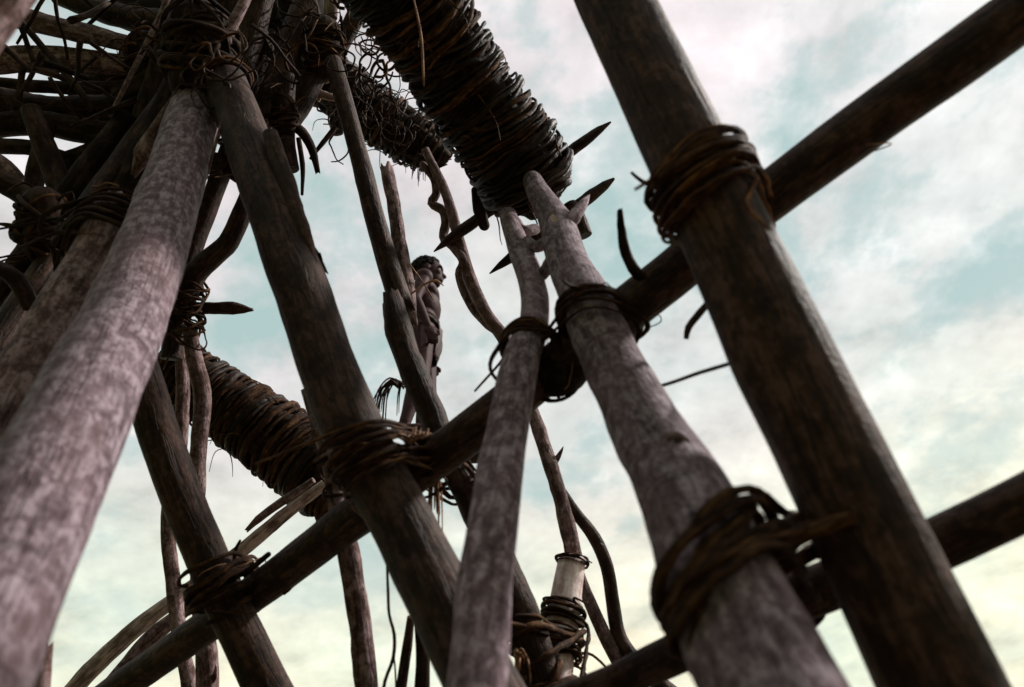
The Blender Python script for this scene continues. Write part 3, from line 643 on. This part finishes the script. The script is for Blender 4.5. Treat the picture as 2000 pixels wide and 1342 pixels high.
# ------------------------------------------------------------------ ball lashing on the left
strand('cut_stick', 'broken-ended stick poking right from the ball-shaped lashing', 'stick', [(330, 600, 2.78, 24), (400, 602, 2.75, 24), (455, 602, 2.74, 25), (478, 604, 2.74, 16), (492, 605, 2.74, 5)], 'brown_bark', seg=12, ends=('flat', 'broken'))
pole('K1', 'slim_pole', 'slim pole behind the thick mottled post, rising right of it', 'pole', [(450, 290, 2.9, 38), (415, 385, 2.85, 36), (378, 478, 2.8, 38), (350, 560, 2.76, 40), (335, 700, 2.7, 40)], 'brown_bark', 'slim poles')
pole('K2', 'bent_branch', 'bent branch coming out of the middle post toward the ball-shaped lashing', 'branch', [(500, 350, 2.62, 36), (478, 405, 2.64, 36), (446, 472, 2.66, 38), (420, 497, 2.68, 42), (385, 530, 2.7, 44), (355, 590, 2.72, 44)], 'brown_bark', 'slim poles', lump=0.12)
cH = at(368, 598, 2.74)
lashing('big ball-shaped vine lashing right of the thick mottled post', cH, UP * 0.9 + RT * 0.25, ['K1', 'K2', 'S1', 'S2'], 16, 0.16, 0.006, 'brown_vine', 0.35, seed=16, tails=6, layers=3, slack=0.008)

# ------------------------------------------------------------------ tangle at upper left
GT = 'poles of the upper left tangle'
T = [
 ('T1', 'pale weathered log just under the top-left corner', [(-60, 18, 3.0, 40), (60, 42, 3.0, 42), (150, 62, 3.0, 38), (285, 95, 3.0, 30)], 'grey_bark'),
 ('T2', 'thicker pale log below the first one at the left edge', [(-60, 124, 3.05, 46), (60, 116, 3.05, 50), (150, 120, 3.05, 50), (265, 128, 3.05, 34)], 'grey_bark'),
 ('T3', 'dark log above the pale weathered log at the top edge', [(110, -6, 3.2, 30), (200, 22, 3.2, 44), (330, 48, 3.2, 50)], 'brown_bark'),
 ('T4', 'blurred brown post crossing the very top-left corner', [(70, -60, 1.2, 62), (8, 18, 1.15, 70), (-60, 100, 1.1, 76)], 'grey_bark'),
 ('T5', 'thin dark rod crossing the two pale logs', [(30, 30, 2.85, 13), (85, 95, 2.85, 13), (150, 170, 2.85, 14), (180, 215, 2.85, 14)], 'dark_bark'),
 ('T6', 'thin pale rod slanting down from the top edge', [(332, -12, 2.7, 10), (300, 56, 2.7, 11), (252, 155, 2.7, 10), (216, 226, 2.7, 7)], 'grey_bark'),
 ('T7', 'dark log lying under the two pale logs at the left', [(-60, 185, 3.2, 56), (80, 215, 3.2, 60), (250, 215, 3.2, 66), (380, 190, 3.2, 60)], 'dark_bark'),
 ('T8', 'dark log next lower in the tangle at the left edge', [(-60, 252, 3.1, 46), (60, 240, 3.1, 48), (200, 262, 3.1, 50), (330, 285, 3.1, 50)], 'dark_bark'),
 ('T9', 'dark crooked branch bending down at the left edge', [(-40, 335, 2.5, 40), (30, 368, 2.5, 44), (90, 405, 2.48, 52), (150, 430, 2.45, 50)], 'dark_bark'),
 ('T10', 'pale stub of wood at the left edge below the dark logs', [(-30, 300, 2.8, 34), (10, 328, 2.8, 34), (34, 350, 2.8, 26)], 'grey_bark'),
 ('T11', 'dark slanting pole crossing behind the left tangle', [(60, 215, 2.7, 38), (100, 320, 2.65, 42), (140, 430, 2.55, 46)], 'dark_bark'),
 ('T12', 'dark leaning pole between the pale-topped post and the slim dark one', [(250, 230, 2.7, 44), (180, 320, 2.6, 46), (80, 470, 2.5, 60), (20, 560, 2.4, 62), (-40, 640, 2.3, 60)], 'dark_bark'),
 ('T13', 'pale wedge of split wood beside the top of the pale-topped post', [(342, 186, 2.42, 8), (310, 248, 2.4, 26), (282, 300, 2.4, 38), (262, 340, 2.4, 10)], 'grey_bark'),
 ('T14', 'dark pole running behind the thick mottled post toward the top', [(330, 90, 2.9, 50), (260, 300, 2.85, 56), (180, 420, 2.8, 56)], 'dark_bark'),
 ('T15', 'stout grey pole rising out of the top edge beside the dark knot', [(512, -40, 2.7, 60), (490, 50, 2.7, 58), (468, 130, 2.68, 56), (440, 230, 2.66, 50)], 'brown_bark'),
 ('T16', 'slim pale pole angling off the dark knot to the top edge', [(486, -14, 2.45, 20), (455, 45, 2.42, 22), (438, 80, 2.4, 26)], 'grey_bark'),
 ('T17', 'dark pole with a pale right rim right of the dark knot', [(598, 10, 2.95, 52), (560, 110, 2.9, 50), (518, 210, 2.85, 44), (490, 290, 2.8, 40)], 'brown_bark'),
 ('T18', 'short dark pole slanting below the upper bundle', [(650, 70, 3.0, 50), (605, 165, 2.95, 46), (566, 232, 2.92, 44), (548, 265, 2.9, 40)], 'brown_bark'),
 ('T19', 'thin pale stick lying across behind the dark-rimmed pole', [(530, 142, 3.1, 18), (590, 170, 3.1, 18), (640, 188, 3.1, 16), (662, 194, 3.1, 12)], 'split_wood'),
 ('T20', 'sawn-off pale stump near the top edge', [(648, 0, 3.1, 28), (646, 34, 3.1, 28)], 'split_wood'),
 ('T21', 'drooping hooked branch hanging against the sky', [(520, 225, 2.75, 12), (558, 238, 2.75, 20), (590, 258, 2.75, 20), (610, 292, 2.75, 17), (620, 335, 2.75, 10)], 'dark_bark'),
 ('T22', 'thin straight stick sloping below the smaller bundle', [(655, 248, 3.0, 10), (630, 280, 3.0, 10), (608, 308, 3.0, 6)], 'brown_bark'),
 ('T23', 'dark stump under the left end of the smaller bundle', [(660, 210, 3.3, 26), (656, 244, 3.3, 26), (660, 262, 3.3, 20)], 'dark_bark'),
 ('T24', 'brown pole behind the middle post near its top', [(560, 150, 2.8, 34), (556, 260, 2.75, 40), (570, 330, 2.7, 30)], 'brown_bark'),
 ('T25', 'thick dark log at the top edge left of the huge bundle', [(560, -50, 3.2, 80), (600, 60, 3.2, 80), (650, 150, 3.25, 60)], 'dark_bark'),
 ('T26', 'dark slanting log between the smaller bundle and the huge one', [(720, -20, 3.1, 34), (690, 40, 3.1, 34), (662, 100, 3.1, 32)], 'brown_bark'),
 ('T27', 'dark pole crossing under the dark knot toward the left', [(520, 70, 2.95, 60), (380, 120, 2.95, 66), (240, 200, 2.95, 60)], 'dark_bark'),
 ('T28', 'dark pole descending left of the thick mottled post', [(360, 150, 2.7, 56), (290, 290, 2.6, 52), (215, 420, 2.5, 44)], 'dark_bark'),
 ('T29', 'dark thick pole standing right behind the dark knot', [(440, -40, 3.0, 70), (420, 120, 3.0, 80), (400, 260, 2.95, 60)], 'dark_bark'),
 ('T30', 'small twig sticking out at the far left against the sky', [(4, 438, 2.5, 7), (24, 442, 2.5, 11), (60, 458, 2.5, 12)], 'dark_bark'),
 ('T31', 'brown pole coming in at the left edge low in the tangle', [(-30, 510, 2.0, 30), (30, 545, 2.05, 34), (60, 600, 2.1, 30)], 'brown_bark'),
 ('T32', 'thin pale splinter right of the thick mottled post\'s top', [(432, 240, 2.2, 4), (420, 285, 2.2, 7), (404, 345, 2.2, 5)], 'grey_bark'),
 ('T33', 'dark cross log high behind the slim poles at upper left', [(300, 300, 3.0, 40), (420, 320, 3.0, 44), (470, 330, 3.0, 36)], 'dark_bark'),
 ('T34', 'curved sliver of bark dangling below the hooked branch', [(583, 270, 2.7, 10), (590, 320, 2.7, 10), (590, 378, 2.7, 6)], 'dark_bark'),
 ('N1', 'thin dark log just below the thicker pale log', [(-60, 160, 3.3, 22), (150, 172, 3.3, 26), (320, 165, 3.3, 30)], 'dark_bark'),
 ('N2', 'dark log showing between two others left of the great knot', [(-60, 222, 3.4, 30), (120, 228, 3.4, 52), (340, 245, 3.4, 60)], 'dark_bark'),
 ('N3', 'dark log slanting up to the great knot from the left', [(140, 318, 3.1, 44), (240, 285, 3.1, 60), (350, 235, 3.1, 62)], 'dark_bark'),
 ('N4', 'dark log behind the slanting pale rod', [(150, 190, 3.4, 60), (250, 150, 3.4, 80), (360, 90, 3.4, 90)], 'dark_bark'),
 ('N5', 'dark log behind the pale wedge of split wood', [(150, 375, 3.1, 40), (240, 345, 3.1, 70), (340, 300, 3.1, 74)], 'dark_bark'),
 ('N6', 'broad dark log over the great knot at the top edge', [(235, 22, 3.3, 60), (340, 40, 3.3, 90), (450, 50, 3.3, 90)], 'dark_bark'),
 ('N7', 'dark pole cut by the top edge left of the great knot', [(262, -40, 3.3, 50), (330, 40, 3.3, 60), (390, 110, 3.3, 60)], 'dark_bark'),
 ('N8', 'dark log along the top edge above the middle post', [(420, -20, 3.5, 80), (520, 20, 3.5, 90), (610, 60, 3.5, 80)], 'dark_bark'),
 ('N9', 'dark log behind the short slanting pole by the upper bundle', [(520, 85, 3.4, 60), (590, 130, 3.4, 70), (650, 180, 3.4, 60)], 'dark_bark'),
 ('N10', 'upright dark log beside the sawn-off stump', [(598, -40, 3.4, 60), (612, 60, 3.4, 66), (640, 170, 3.4, 50)], 'dark_bark'),
 ('N11', 'dark pole standing behind the top of the middle post', [(505, 120, 3.0, 56), (480, 240, 2.95, 60), (452, 340, 2.9, 50)], 'dark_bark'),
 ('N12', 'dark pole hidden between the mottled post and the wedge of wood', [(345, 190, 3.0, 60), (318, 300, 2.95, 60), (280, 400, 2.9, 56)], 'dark_bark'),
 ('N13', 'stubby dark pole low in the left tangle', [(205, 290, 2.9, 50), (160, 350, 2.85, 52), (110, 420, 2.8, 50)], 'dark_bark'),
 ('N14', 'dark branch along the left edge over the pale stub', [(-40, 285, 3.0, 30), (60, 290, 3.0, 30), (130, 320, 3.0, 44)], 'dark_bark'),
 ('N15', 'dark leaning pole behind the pale-topped post', [(255, 380, 2.6, 50), (175, 480, 2.5, 60), (80, 620, 2.4, 60), (0, 740, 2.3, 60)], 'dark_bark'),
 ('T35', 'dark upright pole along the left edge of the tangle', [(95, 240, 2.9, 30), (72, 330, 2.9, 34), (50, 430, 2.8, 34)], 'dark_bark'),
]
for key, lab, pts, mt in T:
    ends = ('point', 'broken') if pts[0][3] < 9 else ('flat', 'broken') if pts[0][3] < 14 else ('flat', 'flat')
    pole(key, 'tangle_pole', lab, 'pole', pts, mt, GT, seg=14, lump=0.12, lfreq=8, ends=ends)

rs_ = random.Random(404)
for i in range(30):
    x0, y0 = rs_.uniform(-20, 560), rs_.uniform(-20, 300)
    if x0 > 380: y0 *= 0.5
    a = rs_.choice((math.radians(62), math.radians(118), math.radians(10), math.radians(35), math.radians(150))) + rs_.gauss(0, .25); ln = rs_.uniform(60, 150); dd = rs_.uniform(2.3, 3.1)
    wv = rs_.uniform(7, 15); px = []
    for k in range(4): px.append((x0 + math.cos(a) * ln * (k / 3 - .5) + rs_.gauss(0, 2), y0 + math.sin(a) * ln * (k / 3 - .5) + rs_.gauss(0, 2), dd + .03 * k, wv * (1 - .12 * k)))
    mt_ = rs_.choice(('dark_bark', 'brown_bark', 'dark_bark'))
    zone = 'over the two pale logs' if x0 < 260 and y0 < 140 else 'among the dark logs below the pale ones' if x0 < 260 else 'round the great black knot' if x0 < 430 else 'above the top of the middle post'
    pole('thin%d' % i, 'tangle_stick', ('thin brown stick ' if mt_ == 'brown_bark' else 'thin blackish stick ') + zone, 'stick', px, mt_, 'thin sticks in the upper left tangle', seg=9, lump=0.2, lfreq=14, ends=('broken', 'broken'), nodes=8)

def knotball(label, x, y, d, rad, n, rs, seed, mat='brown_vine', stretch=(1, 1), tails=6):
    """a clotted mass of vine turns wound in every direction round an inner lump of wood"""
    rd = random.Random(seed); c = at(x, y, d); E = empty('vine_lashing', c, label, 'lashing', 'vine lashings')
    sweep('log', [c - UP * rad * .8 * stretch[1], c + UP * rad * .8 * stretch[1]], [rad * .78, rad * .78], 'dark_bark', E, 14, 0.04, 0.3, 8, seed, False, ('round', 'round'))
    for i in range(n):
        nn = (UP * rd.gauss(0.9, .5) + RT * rd.gauss(0, .55) + FW * rd.gauss(0, .4)).normalized()
        a = nn.orthogonal().normalized(); b = nn.cross(a); cc_ = c + UP * rd.uniform(-.6, .6) * rad * stretch[1]
        rr = rad * rd.uniform(0.85, 1.08); ph = Vector((rd.uniform(0, 50), 0, 0))
        pts = [cc_ + (a * math.cos(f) + b * math.sin(f)) * rr * (1 + .12 * noise.noise(ph + V((math.cos(f), math.sin(f), 0)) * 1.5)) for f in [2 * math.pi * q / 28 for q in range(28)]]
        sweep('strand', pts, [rs * rd.uniform(.7, 1.2)] * 28, mat if rd.random() < .8 else 'vine', E, 7, 0.025, 0.15, 30, rd.random(), True)
    for i in range(tails):
        q = (RT * rd.gauss(0, 1) + UP * rd.gauss(0, 1) - FW * rd.random() * .5).normalized(); p = c + q * rad
        t = q.orthogonal().normalized()
        sweep('loose_end', [p - q * .02, p + q * .03, p + q * .06 + t * .03, p + q * .06 + t * .07 + V((0, 0, -rd.uniform(0, .1)))], [rs * .7, rs * .6, rs * .5, rs * .3], 'vine', E, 6, 0.02, 0.15, 30, rd.random())
    return E
knotball('great black knot of vine where the upper left posts meet', 392, 108, 2.45, 0.125, 26, 0.009, 71, 'dark_bark', tails=5)
knotball('dark vine clot binding the left edge poles', 85, 440, 2.35, 0.085, 18, 0.008, 72, 'dark_bark')
cJ = at(208, 452, 2.02)
lashing('dark lashing round the upper end of the pale-topped post', cJ, near('P2', cJ)[1], ['P2'], 16, 0.13, 0.0075, 'dark_bark', 0.16, seed=73, tails=4, layers=3, extra=[(at(165, 430, 2.1), UP, 0.05)])
knotball('vine clump holding the pale logs below the slanting rod', 285, 118, 2.95, 0.08, 16, 0.006, 74, 'dark_bark')
knotball('vine clump beneath the sawn-off stump at the top', 632, 95, 2.95, 0.09, 18, 0.006, 75, tails=8)
knotball('dark vine knot where the hooked branch springs', 555, 225, 2.72, 0.055, 12, 0.006, 76)
knotball('vine clump around the broken tops above the middle post', 470, 300, 2.5, 0.07, 12, 0.006, 77)
cQ = at(470, 112, 2.4)
lashing('reddish vine band round the middle post near its top', cQ, near('P3', cQ)[1] + RT * 0.35, ['P3'], 4, 0.03, 0.009, 'red_vine', 0.06, seed=17, tails=0)
lashing('small pale vine ring on the thin pale stick', at(620, 182, 3.1), RT, ['T19'], 4, 0.03, 0.004, 'dry_fibre', 0.12, seed=18, tails=1)
def curls(label, x, y, d, n, rad, r, seed, mat='brown_bark'):
    """loose curling twigs and vine ends, each its own crooked strand"""
    rd = random.Random(seed); E = empty('twig_tangle', at(x, y, d), label, 'twigs')
    for i in range(n):
        p = V((rd.gauss(0, .5), rd.gauss(0, .5), rd.gauss(0, .3))) * rad; a = rd.uniform(0, 6.3); tw = rd.choice((-1, 1)) * rd.uniform(.15, .7); pts = []
        for k in range(rd.randint(6, 11)):
            pts.append(at(x, y, d) + RT * p.x + UP * p.y + FW * p.z)
            a += tw + rd.gauss(0, .35); p = p + V((math.cos(a), math.sin(a), rd.gauss(0, .3))) * rad * .28
        q = r * rd.uniform(.5, 1.3)
        sweep('twig', pts, [q * (1 - .6 * k / len(pts)) for k in range(len(pts))], mat if rd.random() < .7 else 'vine', E, 7, 0.015, 0.15, 30, rd.random())
    return E
curls('curled twigs caught between the smaller bundle and the huge one', 738, 108, 3.1, 22, 0.11, 0.0065, 65)
curls('snarl of vine ends at the top edge left of the huge bundle', 690, 30, 3.0, 14, 0.10, 0.006, 67, 'dark_bark')
curls('snarled vine ends hanging about the left end of the smaller bundle', 668, 190, 3.2, 18, 0.12, 0.005, 68)
curls('twiggy snarl above the pale logs at upper left', 300, 70, 2.9, 16, 0.12, 0.005, 69)
curls('snarled vine ends between the middle post and the upper bundle', 560, 90, 2.7, 20, 0.13, 0.005, 169, 'dark_bark')
curls('ragged vine ends trailing along the smaller bundle', 770, 215, 3.3, 20, 0.12, 0.004, 170)
curls('snarled vine bits over the great black knot', 420, 150, 2.3, 12, 0.10, 0.005, 70)
fibre_bunch('dry_fibre_tuft', 'loose fibres trailing under the tip of the smaller bundle', 'fibres', 830, 305, 3.5, 14, (-25, 25), 60, 66, mat='brown_bark', r=0.004)
strand('twisting_vine', 'thin tan vine hanging down the front of the huge bundle', 'vine', [(808, 0, 2.05, 4), (815, 30, 2.06, 4), (823, 75, 2.1, 5), (826, 130, 2.13, 5), (828, 168, 2.16, 3)], 'dry_fibre', GV, seg=6)
strand('twisting_vine', 'thin tan vine dangling before the smaller bundle', 'vine', [(728, 165, 3.35, 3), (716, 200, 3.35, 3), (714, 240, 3.36, 3)], 'dry_fibre', GV, seg=6)

# ------------------------------------------------------------------ person
def make_person():
    feet = at(811, 868, 4.3)
    E = empty('person', feet, 'dark-skinned person in a bark belt standing high on the tower, seen in profile', 'person')
    E.rotation_euler = (0, math.radians(3), math.radians(8)); E.scale = (1.12, 1.05, 1.03)
    bm = bmesh.new()
    def ell(c, r, rot=None):
        mt = Matrix.Translation(c) @ (rot.to_4x4() if rot else Matrix.Identity(4)) @ Matrix.Diagonal((*r, 1))
        bmesh.ops.create_icosphere(bm, subdivisions=3, radius=1, matrix=mt)
    def cap(a, b, ra, rb, k=None):
        a, b = Vector(a), Vector(b); n = max(4, int((b - a).length / 0.012))
        for i in range(n + 1):
            t = i / n; bulge = 1 + (k or 0) * math.sin(math.pi * min(1, t * 1.25)) if k else 1
            bmesh.ops.create_icosphere(bm, subdivisions=2, radius=(ra * (1 - t) + rb * t) * bulge, matrix=Matrix.Translation(a.lerp(b, t)))
    # torso
    ell((0, 0, .90), (.115, .155, .12)); ell((-.05, -.075, .87), (.085, .085, .10)); ell((-.05, .075, .87), (.085, .085, .10))
    ell((.01, 0, 1.02), (.095, .135, .13)); ell((.02, 0, 1.17), (.105, .155, .15)); ell((.02, 0, 1.29), (.095, .165, .10))
    ell((.065, -.07, 1.25), (.05, .075, .06)); ell((.065, .07, 1.25), (.05, .075, .06))
    cap((.015, 0, 1.33), (.02, 0, 1.46), .062, .052)
    for s, kx, ax in ((-1, .015, -.055), (1, .05, .02)):
        cap((0, s * .085, .86), (kx, s * .095, .47), .094, .06, .06)
        cap((kx, s * .095, .47), (ax, s * .10, .09), .055, .036, .14)
        ell((ax + .06, s * .105, .035), (.115, .043, .034)); ell((ax - .02, s * .10, .045), (.045, .036, .045))
        for q in range(5): ell((ax + .155 + .012 * (2 - abs(q - 1)), s * (.072 + .016 * q), .018), (.024, .010, .013))
    # arms: bent forward, hands by the thighs
    for s, el, wr in ((-1, (-.03, -.225, 1.05), (.055, -.205, .81)), (1, (-.03, .225, 1.05), (.05, .205, .81))):
        sh = (.015, s * .185, 1.315); ell(sh, (.06, .06, .065))
        cap(sh, el, .05, .038, .08); cap(el, wr, .038, .026, .08)
        e, w_ = Vector(el), Vector(wr); d = (w_ - e).normalized(); sd_ = d.cross(Vector((0, 0, 1))).normalized(); u = sd_.cross(d)
        pc = w_ + d * .045
        rot = Matrix((d, sd_, u)).transposed()
        ell(pc, (.048, .020, .040), rot)
        for q in range(4):
            k0 = w_ + d * .085 + u * (.028 - .019 * q); k1 = k0 + d * (.032, .038, .036, .028)[q] - sd_ * s * -.012; k2 = k1 + d * .012 - sd_ * s * -.026
            cap(k0, k1, .0095, .009); cap(k1, k2, .009, .0075)
        t0 = w_ + d * .03 + u * .035; cap(t0, t0 + d * .035 + u * .018, .011, .0095); cap(t0 + d * .035 + u * .018, t0 + d * .06 + u * .012, .0095, .008)
    # head in profile, chin a little up
    H = Vector((.03, 0, 1.555)); RH = Matrix.Rotation(math.radians(4), 3, 'Y') @ Matrix.Diagonal((1.1, 1.14, 1.26))
    HS = 1.2
    def h(x, y, z): return H + RH @ Vector((x, y, z))
    ell(h(-.015, 0, .035), (.098, .075, .088), RH); ell(h(.03, 0, -.03), (.062, .058, .075), RH)
    ell(h(.055, 0, -.085), (.030, .030, .024), RH); ell(h(.02, 0, -.07), (.055, .052, .03), RH)
    ell(h(.075, 0, .035), (.018, .055, .012), RH)                                   # brow
    cap(h(.082, 0, .02), h(.104, 0, -.018), .010, .017); ell(h(.092, -.014, -.02), (.013, .011, .010)); ell(h(.092, .014, -.02), (.013, .011, .010))
    ell(h(.086, 0, -.043), (.016, .026, .009), RH); ell(h(.084, 0, -.060), (.015, .024, .009), RH)
    for s in (-1, 1):
        ell(h(-.005, s * .077, -.005), (.019, .010, .032), RH); ell(h(.058, s * .04, -.018), (.025, .022, .02), RH)
    me = bpy.data.meshes.new('body'); bm.to_mesh(me); bm.free()
    body = bpy.data.objects.new('body', me); col.objects.link(body); me.materials.append(MATS['skin']); body.parent = E
    r = body.modifiers.new('remesh', 'REMESH'); r.mode = 'VOXEL'; r.voxel_size = 0.007; r.use_smooth_shade = True
    sm = body.modifiers.new('smooth', 'SMOOTH'); sm.factor = 0.5; sm.iterations = 3
    # hair: tight curls on a cap
    bm = bmesh.new(); rd = random.Random(5)
    for i in range(420):
        z = rd.uniform(-.45, 1); a = rd.uniform(0, 6.2832); q = math.sqrt(max(0, 1 - z * z))
        d = Vector((q * math.cos(a), q * math.sin(a), z))
        if d.x > .42 and d.z < .62: continue
        if d.z < -.1 and d.x > -.25: continue
        p = h(-.016 + d.x * .102, d.y * .08, .036 + d.z * .093)
        bmesh.ops.create_icosphere(bm, subdivisions=1, radius=rd.uniform(.010, .017), matrix=Matrix.Translation(p))
    me = bpy.data.meshes.new('hair'); bm.to_mesh(me); bm.free(); o = link('hair', me, 'hair'); o.parent = E
    for s in (-1, 1):
        me = bpy.data.meshes.new('eye'); bm = bmesh.new(); bmesh.ops.create_uvsphere(bm, u_segments=12, v_segments=8, radius=.0125, matrix=Matrix.Translation(h(.068, s * .031, .012))); bm.to_mesh(me); bm.free()
        o = link('eye', me, 'eye_white'); o.parent = E
        me = bpy.data.meshes.new('pupil'); bm = bmesh.new(); bmesh.ops.create_uvsphere(bm, u_segments=10, v_segments=6, radius=.006, matrix=Matrix.Translation(h(.077, s * .032, .012))); bm.to_mesh(me); bm.free()
        p = link('pupil', me, 'pupil'); p.parent = o
    # belt of bark turns and a hanging cloth front and back
    M0 = E.matrix_world.copy()
    def ring(z, rx, ry, rr, nm, mt):
        pts = [Vector((.0 + rx * math.cos(a), ry * math.sin(a), z + .008 * math.sin(a * 2 + z * 90))) for a in [2 * math.pi * i / 28 for i in range(28)]]
        o = sweep(nm, pts, [rr] * 28, mt, None, 8, 0.03, 0.2, 30, z, True)
        p0 = o.location.copy(); o.parent = E; o.location = p0
    for i, z in enumerate((.955, .972, .99, 1.006)): ring(z, .117 - .002 * i, .158 - .003 * i, .010, 'belt', 'brown_bark')
    for sx in (1, -1):
        bm = bmesh.new(); rows = []
        for k in range(9):
            z = .96 - k * .036; row = []
            for j in range(9):
                y = (j / 8 - .5) * (.17 if sx > 0 else .25); x = sx * (.135 + .02 * math.sin(k * .35) - (k * .004)) - sx * abs(y) * .25 + .006 * math.sin(j * 2.1 + k)
                row.append((x - (.02 if sx < 0 else 0), y, z))
            rows.append(row)
        F_ = [[bm.verts.new(p) for p in r_] for r_ in rows]; B_ = [[bm.verts.new((p[0] - sx * .006, p[1], p[2])) for p in r_] for r_ in rows]
        for k in range(8):
            for j in range(8):
                bm.faces.new((F_[k][j], F_[k][j+1], F_[k+1][j+1], F_[k+1][j])); bm.faces.new((B_[k][j], B_[k+1][j], B_[k+1][j+1], B_[k][j+1]))
            for j in (0, 8): bm.faces.new((F_[k][j], F_[k+1][j], B_[k+1][j], B_[k][j]))
        for k in (0, 8):
            for j in range(8): bm.faces.new((F_[k][j], F_[k][j+1], B_[k][j+1], B_[k][j]))
        bmesh.ops.recalc_face_normals(bm, faces=bm.faces)
        me = bpy.data.meshes.new('loincloth'); bm.to_mesh(me); bm.free(); me.polygons.foreach_set('use_smooth', [True] * len(me.polygons))
        o = link('loincloth', me, 'bark_belt'); o.parent = E
    return E, feet
person, feet = make_person()
# the foot pole the person stands on, carried by the lower bundle
fp = [feet + V((-.55, -0.1, -0.075)), feet + V((-.3, -0.03, -0.07)), feet + V((.3, .07, -0.07)), feet + V((.55, .1, -0.075))]
o = sweep('foot_pole', fp, [.07, .068, .066, .062], 'brown_bark', None, 16, 0.04, 0.08, 6, 90); tag(o, 'stout pole under the person\'s feet behind the middle lashing', 'pole', 'slim poles')
strand('twig', 'thin forked twig crossing before the person\'s mouth', 'twig', [(806, 572, 2.5, 4), (828, 556, 2.52, 5), (852, 548, 2.54, 5), (866, 558, 2.55, 2)], 'dry_fibre', seg=6)
strand('twisting_vine', 'thin taut cord slanting across the person\'s shoulder', 'vine', [(800, 516, 2.5, 3), (825, 550, 2.55, 3), (846, 585, 2.6, 3)], 'dry_fibre', GV, seg=6)
